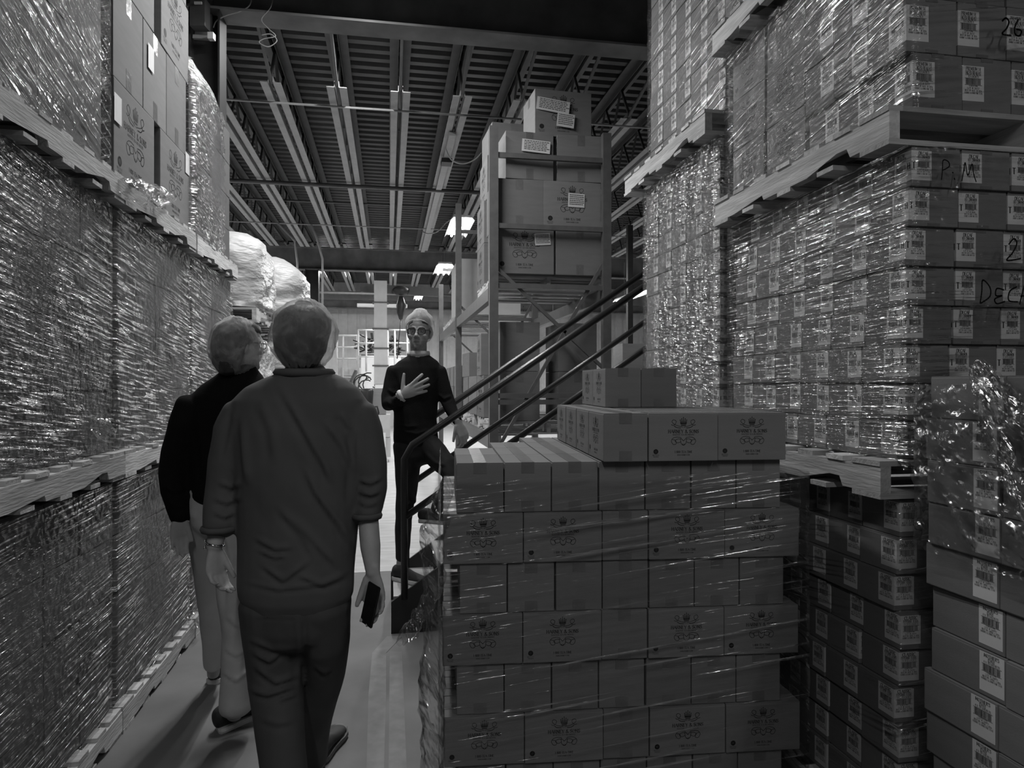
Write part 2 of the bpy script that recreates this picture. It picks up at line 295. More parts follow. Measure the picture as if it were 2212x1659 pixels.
def logo2(L, Hh):                                                        # crown, name, flourishes, phone line; face L wide, Hh high, origin centre-bottom
    o = []; s = Hh; T = lambda pts: [(x*s, y*s) for x, y in pts]
    for k, (bx, ht) in enumerate(((-.055, .075), (-.03, .10), (0, .125), (.03, .10), (.055, .075))):
        o.append(T([(bx-.014, .78), (bx+.014, .78), (bx*1.25+.004, .78+ht), (bx*1.25-.004, .78+ht)]))
        disc2(o, bx*1.25*s, (.78+ht)*s, .011*s, n=8)
    o.append(T([(-.06, .765), (.06, .765), (.066, .79), (-.066, .79)])); o.append(T([(-.05, .735), (.05, .735), (.055, .755), (-.055, .755)]))
    for sg in (-1, 1):
        curl(o, T([(sg*.03, .715), (sg*.12, .735), (sg*.2, .77), (sg*.245, .82), (sg*.215, .86), (sg*.16, .835), (sg*.17, .78), (sg*.22, .745), (sg*.26, .76)]), .009*s)
        curl(o, T([(sg*.06, .69), (sg*.15, .70), (sg*.2, .735)]), .012*s)
        curl(o, T([(sg*.0, .42), (sg*.06, .47), (sg*.05, .37), (0, .33), (sg*-.02, .36)]), .010*s)
        curl(o, T([(sg*.05, .49), (sg*.14, .50), (sg*.22, .48), (sg*.26, .42), (sg*.22, .35), (sg*.16, .36), (sg*.17, .43), (sg*.24, .45)]), .009*s)
        curl(o, T([(sg*.06, .46), (sg*.13, .46), (sg*.18, .42), (sg*.13, .38), (sg*.06, .40)]), .009*s)
    text2(o, 'EST. 1983', 0, .70*s, .018*s, .075*s); text2(o, 'HARNEY & SONS', 0, .585*s, .066*s, .66*s, bold=1.25)
    text2(o, 'MASTER TEA BLENDERS', 0, .535*s, .028*s, .46*s); text2(o, '1-800-TEA-TIME', 0, .17*s, .045*s, .38*s, bold=1.1); text2(o, 'WWW.HARNEY.COM', 0, .115*s, .026*s, .27*s)
    x = -L/2+.15*s; disc2(o, x, .20*s, .052*s, .030*s); disc2(o, x, .2*s, .052*s, 0, 5); text2(o, 'RECYCLE', x, .115*s, .022*s, .14*s); text2(o, 'THIS BOX', x, .083*s, .02*s, .12*s)
    return o
def label2(w_, h_, lines, lot):                                          # printed label, origin lower left, w_ x h_
    o = []; y = h_*.985
    for s_, hh, wd, b in lines:
        y -= h_*hh*1.13; text2(o, s_, w_/2, y, h_*hh, w_*wd, bold=b)
    y -= h_*.20; x = w_*.14
    r2 = random.Random(3)
    while x < w_*.84:
        q = r2.choice((.008, .012, .02))*w_; o.append([(x, y), (x+q, y), (x+q, y+h_*.17), (x, y+h_*.17)]); x += q+r2.choice((.009, .014))*w_
    for yy in (y-h_*.012, y+h_*.178): stroke2(o, [(w_*.1, yy), (w_*.9, yy)], h_*.008)
    for s_, hh, wd in lot:
        y -= h_*hh*1.35; text2(o, s_, w_/2, y, h_*hh, w_*wd)
    return o
def flat(quads, o3, ux, uy, eps=.0006):                                  # put 2-D quads on a face: origin o3, axes ux, uy
    mb = MB(); ux, uy = Vector(ux), Vector(uy); n = ux.cross(uy).normalized(); o3 = Vector(o3)+n*eps
    for q in quads: mb.add([o3+ux*x+uy*y for x, y in q], [(0, 1, 2, 3)])
    return mb
def slab(o3, ux, uy, x0, y0, x1, y1, t=.0005, mb=None):
    mb = mb or MB(); ux, uy = Vector(ux), Vector(uy); n = ux.cross(uy).normalized(); o3 = Vector(o3)
    vs = [o3+ux*x+uy*y+n*k for k in (.0001, t) for x, y in ((x0, y0), (x1, y0), (x1, y1), (x0, y1))]
    return mb.add(vs, [(4, 5, 6, 7), (0, 1, 5, 4), (1, 2, 6, 5), (2, 3, 7, 6), (3, 0, 4, 7)])

# ------------------------------------------------------------ cartons
CN = ['printed_carton']
def carton_body(w_, d_, h, name=None, m=None):
    name = CN[0]
    bm = bmesh.new(); bmesh.ops.create_cube(bm, size=1)
    for v in bm.verts: v.co = Vector((v.co.x*w_, v.co.y*d_, (v.co.z+.5)*(h-.004)))
    bmesh.ops.bevel(bm, geom=bm.edges[:], offset=.003, segments=2, affect='EDGES', profile=.6)
    for sx in (-1, 1):                                                   # the two top flaps meet in a seam along Y
        bmesh.ops.create_cube(bm, size=1, matrix=Matrix.Translation((sx*(w_/4+.0004), 0, h-.003)) @ Matrix.Diagonal((w_/2-.0035, d_-.001, .0052, 1)))
    me = bpy.data.meshes.new(name); bm.to_mesh(me); bm.free(); me.materials.append(m or M['card'])
    o = bpy.data.objects.new(name, me); COL.objects.link(o); return o
def add_tape(o, w_, d_, h, tw=.05, drop=.045):
    y = d_/2+.0002; e = .0006
    for zt, zd, sg in ((h+.0001, h-drop, 1), (.0012, drop, -1)):         # folded over the top (and under the bottom) and down the ends
        if sg > 0: prof = [(-y-e, zd), (-y-e, zt+e), (y+e, zt+e), (y+e, zd), (y, zd), (y, zt), (-y, zt), (-y, zd)]
        else: prof = [(-y-e, zd), (-y-e, zt-e), (y+e, zt-e), (y+e, zd), (y, zd), (y, zt), (-y, zt), (-y, zd)]
        mb = MB(); vs = [(x, a, b) for x in (-tw/2, tw/2) for a, b in prof]
        fs = [(i, (i+1) % 8, 8+(i+1) % 8, 8+i) for i in range(8)]+[tuple(reversed((a, b, c, d))) for a, b, c, d in ((0, 1, 6, 7), (1, 2, 5, 6), (2, 3, 4, 5))]+[(8+a, 8+b, 8+c, 8+d) for a, b, c, d in ((0, 1, 6, 7), (1, 2, 5, 6), (2, 3, 4, 5))]
        t = mb.add(vs, fs).build('packing_tape', M['tape'], base=Z0); t.parent = o
def harney(w_, d_, h, tw=.045, logo=True, m=None):
    def f():
        o = carton_body(w_, d_, h, m=m); add_tape(o, w_, d_, h, tw, min(.05, h*.22) if h < .3 else .1)
        if logo:
            q = logo2(d_, h)
            for s in (1, -1):
                p = flat(q, (s*w_/2, 0, 0), (0, s, 0), (0, 0, 1)).build('printed_logo', M['ink'], base=Z0); p.parent = o
        return o
    return f
TXT = dict(decaf=([('DECAF', .115, .62, 1.2), ('HOT CINNAMON', .105, .76, 1.1), ('4 X 20 TEA SACHETS', .07, .72, 1.)], [('ITEM# 01-0004', .04, .42), ('LOT # 26141', .055, .58), ('BEST BY: MAY 21 2026', .05, .8), ('HARNEY & SONS FINE TEAS', .055, .84)]),
    classic=([('CLASSIC', .11, .66, 1.2), ('PEPPERMINT HERBAL', .10, .78, 1.1), ('4 X 20 TEA SACHETS', .07, .72, 1.)], [('ITEM# 01-0002', .04, .42), ('LOT # 26141', .055, .58), ('BEST BY: MAY 21 2026', .05, .8), ('HARNEY & SONS FINE TEAS', .055, .84)]),
    premium=([('PREMIUM 14', .10, .7, 1.1), ('ENGLISH BREAKFAST', .12, .74, 1.2), ('TEA SACHETS', .06, .5, 1.)], [('ITEM# 01-0006', .04, .42), ('LOT # 26137', .055, .58), ('BEST BY MAY 20 2026', .05, .8), ('HARNEY & SONS FINE TEAS', .05, .84)]),
    mother=([("MOTHER'S", .085, .62, 1.1), ('DAY', .085, .28, 1.1), ('4 X 20 SACHETS', .055, .66, 1.)], [('ITEM# 01-0905', .035, .4), ('LOT # 26093', .045, .5), ('BEST BY: APRIL 3 2026', .045, .74), ('HARNEY & SONS FINE TEAS', .045, .84)]))
def labelled(w_, d_, h, kind, lw=.074, lh=.095, wrap=True, ht=True, simple=False):
    """label wraps the (-x,-y) corner: on the aisle face (-X) next to the near edge and on the near face (-Y)"""
    def f():
        o = carton_body(w_, d_, h); add_tape(o, w_, d_, h, .045, .011)
        faces = [((-w_/2, -d_/2, 0), (0, -1, 0), -1)]
        z = (h-lh)/2+.004
        # aisle face: text runs towards -Y (viewed from -X), so the label's right edge is the near corner
        L_ = [((-w_/2, -d_/2+lw, z), (0, -1, 0)), ((-w_/2, -d_/2, z), (1, 0, 0))] if wrap else [((-w_/2, -d_/2+lw+.006, z), (0, -1, 0))]
        for i, (p, ux) in enumerate(L_):
            q = slab(p, ux, (0, 0, 1), 0, 0, lw, lh).build('paper_label', M['paper'], base=Z0); q.parent = o
            if not simple:
                n0 = label2(lw*(.8 if wrap and ht else 1), lh, *TXT[kind])
                if wrap and ht and i == 1: n0 = [[(x+lw*.2, y) for x, y in r] for r in n0]
                if wrap and ht: text2(n0, 'H' if i == 0 else 'T', lw*.86 if i == 0 else lw*.12, lh*.40, lh*.2, lw*.18, bold=1.4)
                t = flat(n0, Vector(p)+Vector((0, 0, 0)), ux, (0, 0, 1), .0011).build('label_print', M['ink'], base=Z0); t.parent = q
        return o
    return f
PROTO = {}
BIGW, BIGL, BIGH = .385, .55, .468
KINDS = dict(small=harney(.163, .276, .173), tier=harney(.157, .25, .169), big=harney(BIGW, BIGL, BIGH, .07), bigplain=harney(BIGW, BIGL, BIGH, .07, False),
    rackbox=harney(.46, .56, .44, .07), rackplain=harney(.46, .56, .44, .07, False), rackshort=harney(.46, .56, .30, .07, False),
    decaf=labelled(.181, .183, .1255, 'decaf'), classic=labelled(.181, .183, .1225, 'classic', ht=False), far=labelled(.19, .2, .118, 'decaf', .07, .085),
    premium=labelled(.183, .183, .158, 'premium', .08, .115, ht=False), premlong=labelled(.30, .26, .158, 'premium', .08, .115, ht=False),
    mother=labelled(.255, .255, .125, 'mother', .078, .108, wrap=False), plain=harney(.29, .29, .236, .06, False), plainlong=harney(.4, .29, .236, .06, False),
    wide=harney(.30, .285, .237, .055, True), lowplain=harney(.3, .3, .26, .06, False))
NAMES = dict(big='large_carton', bigplain='large_carton', rackbox='large_carton', rackplain='large_carton', rackshort='large_carton', decaf='decaf_carton', classic='classic_carton', far='small_labelled_carton', premium='premium_carton', mother='gift_carton', mid='plain_carton', lowplain='plain_carton')
def place(kind, x, y, z, rz, label, group=None, cat='carton'):
    if kind not in PROTO: CN[0] = NAMES.get(kind, 'printed_carton'); o = PROTO[kind] = KINDS[kind](); o.parent = None
    else: o = copy_tree(PROTO[kind])
    o.location = (x, y, z); o.rotation_euler = (0, 0, rz); o['label'] = label; o['category'] = cat
    if group: o['group'] = group
    elif 'group' in o: del o['group']
    return o
def jit(a=.003): return rnd.uniform(-a, a)
def block(kind, x0, y0, z0, dx, dy, dz, nx, ny, nz, desc, where, group, faces, j=.003, lr=.008, yflip=False, skip=None, rz=0):
    """rows of one kind of carton on the visible faces of a load. faces: 'L' = column x0 (aisle side of right loads), 'R' = last x column, 'N' = nearest y"""
    for k in range(nz):
        for a in range(nx):
            for b in range(ny):
                v = ('L' in faces and a == 0) or ('R' in faces and a == nx-1) or ('N' in faces and b == 0) or ('B' in faces and b == ny-1)
                if not v or (skip and skip(a, b, k)): continue
                if a == 0 and 'L' in faces or a == nx-1 and 'R' in faces: pos = f'{ORD[b+1]} from the near end'
                else: pos = f'near end, {ORD[a+1]} across'
                place(kind, x0+dx*(a+.5)+jit(j), y0+dy*(b+.5)+jit(j), z0+dz*k, rz+jit(lr), f'{desc}, {ORD[k+1]} row up, {pos}, {where}', group)
# ------------------------------------------------------------ pallets
def make_pallet(w_, d_, h):
    """stringers run along Y with two fork notches"""
    o = bpy.data.objects.new('wooden_pallet', None); COL.objects.link(o); o.empty_display_size = .1
    zb, zt = .018, h-.018
    def stringer():
        n = [(-.5, 0), (-.34, 0), (-.325, .38), (-.30, .45), (-.17, .45), (-.145, .38), (-.13, 0)]
        pts = n+[(-a, b) for a, b in n[::-1]]; P = [(a*d_, zb+b*(zt-zb)) for a, b in pts]+[(.5*d_, zt), (-.5*d_, zt)]
        return P
    P = stringer(); n = len(P)
    for cx in (-w_/2+.02, 0, w_/2-.02):
        mb = MB(); vs = [(cx-.019, a, b) for a, b in P]+[(cx+.019, a, b) for a, b in P]
        tri = [(1, 13, 0)] if 0 else None
        bm = bmesh.new(); bv = [bm.verts.new(q) for q in vs]
        bm.faces.new(bv[:n]); bm.faces.new(bv[n:][::-1])
        for i in range(n): bm.faces.new((bv[i], bv[n+i], bv[n+(i+1) % n], bv[(i+1) % n]))
        bmesh.ops.triangulate(bm, faces=[f for f in bm.faces if len(f.verts) > 4]); bmesh.ops.recalc_face_normals(bm, faces=bm.faces)
        me = bpy.data.meshes.new('stringer'); bm.to_mesh(me); bm.free(); me.materials.append(M['wood']); s = bpy.data.objects.new('stringer', me); COL.objects.link(s); s.parent = o
    for nm, nb, z in (('deck_board', 7, zt), ('bottom_board', 5, 0)):
        for i in range(nb):
            wd = .14 if i in (0, nb-1) else .095; c = -d_/2+wd/2+(d_-wd)*i/(nb-1) if i else -d_/2+.07
            if i == nb-1: c = d_/2-.07
            q = rnd.uniform(-.006, .006); b = MB().box((-w_/2+q, c-wd/2, z+.0003), (w_/2+q, c+wd/2, z+.0175)).build(nm, M['woodx'], base=Z0); b.parent = o
    return o
PAL = None
def pallet(x, y, z, label, group='wooden pallets under the loads', rz=0, h=.125):
    global PAL
    if PAL is None: PAL = make_pallet(1.06, 1.20, .125); o = PAL
    else: o = copy_tree(PAL)
    o.location = (x, y, z); o.rotation_euler = (0, 0, rz); o['label'] = label; o['category'] = 'pallet'; o['group'] = group; return o
# ------------------------------------------------------------ stretch film
def wrap(path, z0, z1, m, label, amp=.004, off=0., close_top=0., seed=0, name='stretch_film', bumps=None, group=None):
    """sheet of film along a horizontal polyline, from z0 to z1; round corners; UV = metres along / up"""
    P = [Vector((a, b, 0)) for a, b in path]; fine = []
    for i in range(len(P)-1):
        a, b = P[i], P[i+1]; l = (b-a).length; n = max(1, int(l/.03)); nn = (b-a).normalized(); nn = Vector((nn.y, -nn.x, 0))
        for k in range(n): fine.append((a+(b-a)*k/n, nn))
    fine.append((P[-1], nn)); mb = MB(); nz = max(2, int((z1-z0)/.03)); uv = []; u = 0; U = []
    for i, (p, n) in enumerate(fine):
        if i: u += (p-fine[i-1][0]).length
        U.append(u)
        for k in range(nz+1):
            z = z0+(z1-z0)*k/nz; d = abs(noise.noise(Vector((u*2.2, z*22+u*1.5, seed)))*amp*2)+abs(noise.noise(Vector((u*9, z*9, seed+5))))*amp
            if bumps: d += bumps(u, z)
            e = 0
            if close_top and k > nz-3: e = -close_top*((k-nz+3)/3)**2
            mb.v.append(Vector((p.x, p.y, z))+n*(d+e+off)); uv.append((u, z))
    m_ = nz+1
    for i in range(len(fine)-1):
        for k in range(nz): mb.f.append((i*m_+k, (i+1)*m_+k, (i+1)*m_+k+1, i*m_+k+1)); mb.m.append(0)
    b = Vector((sum(q.x for q in mb.v)/len(mb.v), sum(q.y for q in mb.v)/len(mb.v), z0)); o = mb.build(name, m, smooth=True, base=b); o.location = b
    ul = o.data.uv_layers.new(name='UVMap'); vi = [0]*len(o.data.loops); o.data.loops.foreach_get('vertex_index', vi)
    fl = []
    for i in vi: fl += uv[i]
    ul.data.foreach_set('uv', fl); return tag(o, label, 'stretch wrap', group)
def crumple(path, rads, m, label, n=22, amp=.35, seed=0, name='loose_film', pa=None):
    """loose gathered film: a crumpled sleeve along a path"""
    mb = MB(); P = [Vector(q) for q in path]; Q = []; RR = []
    for i in range(len(P)-1):
        for k in range(8): Q.append(P[i].lerp(P[i+1], k/8)); RR.append(rads[i]+(rads[i+1]-rads[i])*k/8)
    Q.append(P[-1]); RR.append(rads[-1]); mb.tube(Q, RR, n, caps=False)
    for i, v in enumerate(mb.v):
        c = Q[i//n]; d = v-c; mb.v[i] = c+d*(1+amp*1.6*noise.noise(Vector((i % n*.9, i//n*.35, seed)))+amp*.8*noise.noise(v*40))
    if pa is not None: o = mb.build(name, m, pa, True)
    else: o = solo(mb, name, m, label, 'plastic film', smooth=True)
    ul = o.data.uv_layers.new(name='UVMap')
    for l in o.data.loops: q = mb.v[l.vertex_index]; ul.data[l.index].uv = (q.z+q.x, q.x-q.y+.3*q.z)
    return o
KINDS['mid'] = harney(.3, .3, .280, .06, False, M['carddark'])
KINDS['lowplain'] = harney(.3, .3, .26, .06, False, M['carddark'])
KINDS['premium'] = labelled(.183, .183, .176, 'premium', .08, .115, ht=False)
KINDS['far'] = labelled(.19, .2, .1145, 'decaf', .07, .085)
# ============================================================ THE HALL
struct(MB().box((-14, -8, -.1), (16, 6.1, 0)), 'floor', M['conc'])
struct(MB().box((-14, 6.108, -.1), (16, 27.2, 0)), 'floor', M['concpale'])
DK = 5.45
mb = MB(); y = -7.0                                                     # ribbed roof deck, ribs run across the aisle
prof = []
while y < 27: prof += [(y, 0), (y+.09, 0), (y+.12, .05), (y+.18, .05)]; y += .21
k = 0
for i in range(len(prof)-1):
    (a, p), (b, q) = prof[i], prof[i+1]; mb.add([(-12, a, DK+p), (14, a, DK+p), (14, b, DK+q), (-12, b, DK+q)], [(0, 1, 2, 3)])
mb.box((-12, -7, DK+.07), (14, 27, DK+.12)); struct(mb, 'ceiling', M['deck'])
mb = MB(); x = -14.0                                                    # corrugated wall sheets
while x < 16: mb.box((x, 27.0, 0), (x+.22, 27.06, 5.5)); mb.box((x+.22, 27.03, 0), (x+.34, 27.08, 5.5)); x += .34
struct(mb, 'wall_back', M['wallm'])
struct(MB().box((-14.1, -8, 0), (-14, 27, 5.5)), 'wall_left', M['wallm'])
struct(MB().box((16, -8, 0), (16.1, 27, 5.5)), 'wall_right', M['wallm'])
def ibeam(x0, x1, y, z, h, wd): return MB().box((x0, y-wd/2, z), (x1, y+wd/2, z+.02)).box((x0, y-.008, z+.02), (x1, y+.008, z+h-.02)).box((x0, y-wd/2, z+h-.02), (x1, y+wd/2, z+h))
solo(ibeam(-12, 14, 6.12, 4.68, .6, .26), 'steel_girder', M['girder'], 'near dark steel girder crossing under the roof above the rack', 'beam')
solo(ibeam(-12, 14, 19.3, 4.68, .6, .26), 'steel_girder', M['girder'], 'far dark steel girder carrying the other end of the roof joists', 'beam')
solo(ibeam(-12, 14, 26.2, 4.4, .3, .26), 'steel_girder', M['girder'], 'dark steel girder along the top of the corrugated back wall', 'beam')
def col(x, y, h, l, s=.2):
    mb = MB().box((x-s/2, y-s/2, 0), (x-s/2+.014, y+s/2, h)).box((x+s/2-.014, y-s/2, 0), (x+s/2, y+s/2, h)).box((x-s/2+.014, y-.005, 0), (x+s/2-.014, y+.005, h))
    solo(mb, 'steel_column', M['steel'], l, 'column')
col(-1.48, 6.12, 4.68, 'dark steel column behind the wrapped loads carrying the near girder', .24)
col(-2.02, 19.3, 4.68, 'dark steel column under the far girder behind the white shrouds', .34)
col(-4.3, 26.6, 4.4, 'dark steel column against the corrugated back wall', .3)
# bar joists with twin angle bottom chords
def joist(i, x, ya, yb, cha, chb, lab, grp):
    o = empty('bar_joist', (x, ya, 4.9), lab, 'roof joist', grp)
    mb = MB()
    for s in (-1, 1): mb.box((x+s*.065-.045, cha, 4.9), (x+s*.065+.045, chb, 4.908)); mb.box((x+s*.024-.003, cha, 4.9), (x+s*.024+.003, chb, 4.97))
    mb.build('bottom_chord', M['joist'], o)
    mb = MB()
    for s in (-1, 1): mb.box((x+s*.07-.05, ya, 5.43), (x+s*.07+.05, yb, 5.44)); mb.box((x+s*.024-.003, ya, 5.36), (x+s*.024+.003, yb, 5.43))
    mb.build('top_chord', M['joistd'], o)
    mb = MB(); n = max(4, int((chb-cha)/.62)); st = (chb-cha)/n
    mb.bar((x, ya+.1, 5.40), (x, cha+.02, 4.94), .03, .03, RT)
    for k in range(n): a = cha+k*st; mb.bar((x, a, 4.94), (x, a+st/2, 5.40), .028, .028, RT); mb.bar((x, a+st/2, 5.40), (x, a+st, 4.94), .028, .028, RT)
    mb.bar((x, yb-.1, 5.40), (x, chb-.02, 4.94), .03, .03, RT)
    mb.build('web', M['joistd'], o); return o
G1 = 'roof joists between the near and far girders'
nj = 0
for i in range(-7, 11):
    x = .13+.7*i
    joist(i, x, 6.2, 19.2, 7.9 if i < 4 else 8.2, 17.2, f'grey bar joist with twin bottom angles, {ORD[min(i+8, 15)] if i < 8 else ["third", "second", "first"][i-8]} from the {"left" if i < 8 else "right"} between the two girders', G1)
for i in range(-6, 9):
    x = .13+.7*i
    joist(i, x, 19.4, 26.1, 20.4, 25.2, f'grey bar joist in the far bright bay, {ORD[i+7]} from the left beyond the second girder', 'roof joists in the far bay')
def pipe(x0, x1, y, z, r, l, m=None): solo(MB().tube([(x0, y, z), (x1, y, z)], r), 'roof_pipe', m or M['pipe'], l, 'pipe', smooth=True)
pipe(-8, 1.6, 8.35, 4.86, .013, 'thin grey bridging rod nearest, running across under the joists', M['joist'])
pipe(-8, 1.6, 11.6, 4.84, .035, 'thick dark sprinkler pipe running across under the joists')
pipe(-8, 8, 14.6, 4.86, .013, 'thin bridging rod across the joists beyond the dark pipe', M['joist'])
pipe(-6, 8, 13.2, 4.97, .02, 'upper rod crossing the joists beyond the dark sprinkler pipe')
pipe(2.2, 8, 8.35, 4.86, .013, 'thin bridging rod right of the rack under the joists', M['joist'])
pipe(-6, 8, 23.0, 4.55, .04, 'dark pipe hanging across the far bright bay')
for (pts, l) in (([(-2.9, 15.4, 4.86), (-2.7, 15.6, 4.5), (-2.65, 15.6, 3.9), (-2.65, 15.6, 3.1)], 'leftmost grey conduit bending down from the joists behind the white shrouds'),
                 ([(-2.2, 14.6, 4.86), (-1.9, 14.8, 4.55), (-1.85, 14.8, 4.1), (-1.85, 14.8, 3.2)], 'middle grey conduit bending down behind the white shrouds'),
                 ([(-1.55, 14.6, 4.86), (-1.45, 14.7, 4.6), (-1.35, 14.8, 4.2), (-1.35, 14.8, 3.2)], 'right grey conduit bending down beside the dark column')):
    solo(MB().tube(pts, .022, 8), 'conduit', M['joist'], l, 'conduit', smooth=True)
def wire(pts, r, l, m=None):
    P = [Vector(p) for p in pts]; Q = []; E_ = [P[0]]+P+[P[-1]]
    for i in range(1, len(E_)-2):
        for k in range(8):
            t = k/8; a, b, c, d = E_[i-1:i+3]; Q.append(.5*((2*b)+(-a+c)*t+(2*a-5*b+4*c-d)*t*t+(-a+3*b-3*c+d)*t**3))
    Q.append(P[-1]); solo(MB().tube(Q, r, 6), 'cable', m or M['joist'], l, 'cable', smooth=True)
wire([W(461, 60, 5.7), W(468, 45, 5.7), W(490, 33, 5.7), W(520, 24, 5.7), W(540, 10, 5.7), W(545, -20, 5.7)], .005, 'pale thin cable curving from the junction box over the girder')
wire([W(592, -20, 5.72), W(585, 15, 5.72), W(565, 42, 5.72), W(580, 62, 5.72), W(595, 78, 5.72), W(570, 84, 5.72), W(560, 92, 5.72), W(580, 101, 5.72), W(598, 88, 5.72), W(585, 74, 5.72), W(565, 76, 5.72)], .004, 'pale thin cable hanging in loose loops below the girder')
wire([W(962, 318, 9), W(975, 345, 9), W(1000, 354, 9), W(1025, 345, 9), W(1040, 330, 9)], .008, 'thin cable sagging from a joist towards the rack')
wire([W(912, 500, 14), W(925, 505, 14), W(945, 500, 14), W(965, 480, 14), W(985, 470, 13.5)], .012, 'thin cable looping to the lit tube lamp')
# electrical box on the near column
o = empty('electrical_box', W(438, 80, 5.6), 'grey electrical box fixed high on the dark column by the girder', 'electrical box')
MB().bar(W(440, 82, 5.75), W(440, -40, 5.75), .14, .02, FW).build('back_board', M['grey'], o)
MB().bar(W(432, 62, 5.6), W(432, 2, 5.6), .12, .10, FW).build('box', M['joistd'], o)
MB().bar(W(428, 9, 5.53), W(428, 4, 5.53), .06, .012, FW).build('label_plate', M['white'], o)
mb = MB(); mb.bar(W(457, 86, 5.6), W(457, 72, 5.6), .045, .05, FW); mb.build('junction_box', M['white'], o)
MB().bar(W(418, 80, 5.66), W(456, 83, 5.66), .03, .03).build('conduit_arm', M['joist'], o)

# lit tube lamps hanging along the aisle
def lamp(x, y, z, l, w_=.16, L=1.5, m='tube', tilt=0):
    o = empty('strip_lamp', (x, y, z), l, 'strip light', 'lit tube lamps')
    MB().box((x-w_, y-L/2, z+.05), (x+w_, y+L/2, z+.09)).build('housing', M['white'], o)
    for s in (-1, 1):
        MB().tube([(x+s*w_*.45, y-L/2+.05, z+.02), (x+s*w_*.45, y+L/2-.05, z+.02)], .022, 10).build('tube', M[m], o, True)
        mb = MB(); mb.bar((x+s*w_, y-L/2, z+.055), (x+s*(w_+.05), y-L/2, z), .01, .01); mb.add([(x+s*w_, y-L/2, z+.06), (x+s*w_, y+L/2, z+.06), (x+s*(w_+.05), y+L/2, z), (x+s*(w_+.05), y-L/2, z)], [(0, 1, 2, 3)]); mb.build('reflector', M['white'], o)
    mb = MB(); mb.tube([(x, y-L*.3, z+.09), (x, y-L*.3, 4.92)], .006, 6); mb.tube([(x, y+L*.3, z+.09), (x, y+L*.3, 4.92)], .006, 6); mb.build('hanger', M['joist'], o)
lamp(1.28, 12.9, 4.5, 'lit twin tube lamp nearest, beside the rack top')
lamp(1.33, 17.4, 4.45, 'second lit twin tube lamp, lower and left in the photo')
lamp(4.7, 18.3, 3.6, 'lit tube lamp seen under the rack pallets', .12, 4.6)
lamp(6.3, 17.2, 3.9, 'lit tube lamp right of the rack beside the tall wrapped load', .1, 2.8)
lamp(1.0, 24.2, 4.6, 'lit tube lamp far back above the man on the stairs', .1, 1.6, 'tubedim')
o = empty('unlit_strip_lamp', (.75, 9.5, 4.8), 'unlit lamp rail fixed along the joist left of the lit lamps', 'strip light')
MB().box((.77, 9.0, 4.84), (.86, 17.1, 4.89)).build('housing', M['joist'], o); MB().box((.74, 9.9, 4.78), (.89, 10.1, 4.84)).build('junction', M['dark'], o)
# ------------------------------------------------------------ far end
def bx(name, a, b, m, l, c, g=None): return solo(MB().box(a, b), name, m, l, c, g)
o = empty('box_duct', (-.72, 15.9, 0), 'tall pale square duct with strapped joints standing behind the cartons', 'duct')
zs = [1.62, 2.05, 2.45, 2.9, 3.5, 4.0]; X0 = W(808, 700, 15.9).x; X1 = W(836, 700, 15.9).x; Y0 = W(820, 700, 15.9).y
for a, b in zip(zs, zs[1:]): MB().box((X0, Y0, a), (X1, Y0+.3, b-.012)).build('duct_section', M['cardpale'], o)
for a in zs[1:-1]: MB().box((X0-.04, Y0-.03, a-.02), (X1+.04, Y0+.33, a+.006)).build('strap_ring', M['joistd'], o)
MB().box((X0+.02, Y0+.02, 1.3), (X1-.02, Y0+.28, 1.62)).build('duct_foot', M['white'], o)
# cartons beside it on a pallet
def farbox(x0, y0, x1, y1, d, dep, m, l, g='cartons stacked at the bright end'):
    a = W(x0, y1, d); b = W(x1, y0, d); o = solo(MB().box((a.x, a.y, a.z), (b.x, a.y+dep, b.z)), 'tea_carton', m, l, 'carton', g); return o
pz = pallet(W(818, 990, 14.3).x-.35, W(818, 990, 14.3).y+.6, 0, 'pale wooden pallet on the bright floor under three far cartons')
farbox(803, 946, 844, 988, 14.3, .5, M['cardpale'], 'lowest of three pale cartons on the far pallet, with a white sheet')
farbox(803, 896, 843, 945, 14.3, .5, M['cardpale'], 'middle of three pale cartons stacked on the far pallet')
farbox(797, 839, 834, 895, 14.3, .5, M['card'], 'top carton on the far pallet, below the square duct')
a = W(816, 985, 14.25); bx('paper_sheet', (a.x, a.y-.01, .32), (a.x+.16, a.y-.004, .62), M['paper'], 'white printed sheet on the lowest far carton', 'sheet')
o = solo(MB().loft([(W(792, 880, 14.3), RT*.12, FW*.1), (W(792, 845, 14.3), RT*.14, FW*.1)]), 'bin', M['dark'], 'dark rounded bin left of the top far carton', 'bin', smooth=True)
mb = MB().tube([W(805, 880, 13.9), W(815, 878, 13.9), W(818, 892, 13.9), W(812, 903, 13.9), W(805, 908, 13.9)], .02, 8); solo(mb, 'cart_handle', M['dark'], 'dark bent cart handle in front of the far cartons', 'cart', smooth=True)
# mezzanine platforms with white rails
def railing(x0, x1, d, ys, yb, posts, l, r=.022):
    o = empty('guard_rail', W((x0+x1)/2, yb, d), l, 'railing'); mb = MB()
    for y in ys: MB().tube([W(x0, y, d), W(x1, y, d)], r, 8).build('rail', M['white'], o, True)
    for x in posts: MB().tube([W(x, ys[0], d), W(x, yb, d)], r*1.1, 8).build('post', M['white'], o, True)
railing(728, 785, 19, (725, 750, 775), 850, (728, 741, 771), 'white pipe railing left of the square duct')
railing(773, 808, 17.5, (713, 741, 770), 803, (774, 791), 'white pipe railing directly left of the duct, in front of dark parts')
railing(836, 884, 17.5, (713, 741, 770), 840, (838, 853, 880), 'white pipe railing right of the duct behind the man')
a, b = W(728, 800, 19.2), W(776, 800, 19.2); bx('platform', (a.x, a.y, 1.85), (b.x, a.y+1.6, 2.08), M['wallm'], 'pale raised platform under the left white railing', 'platform')
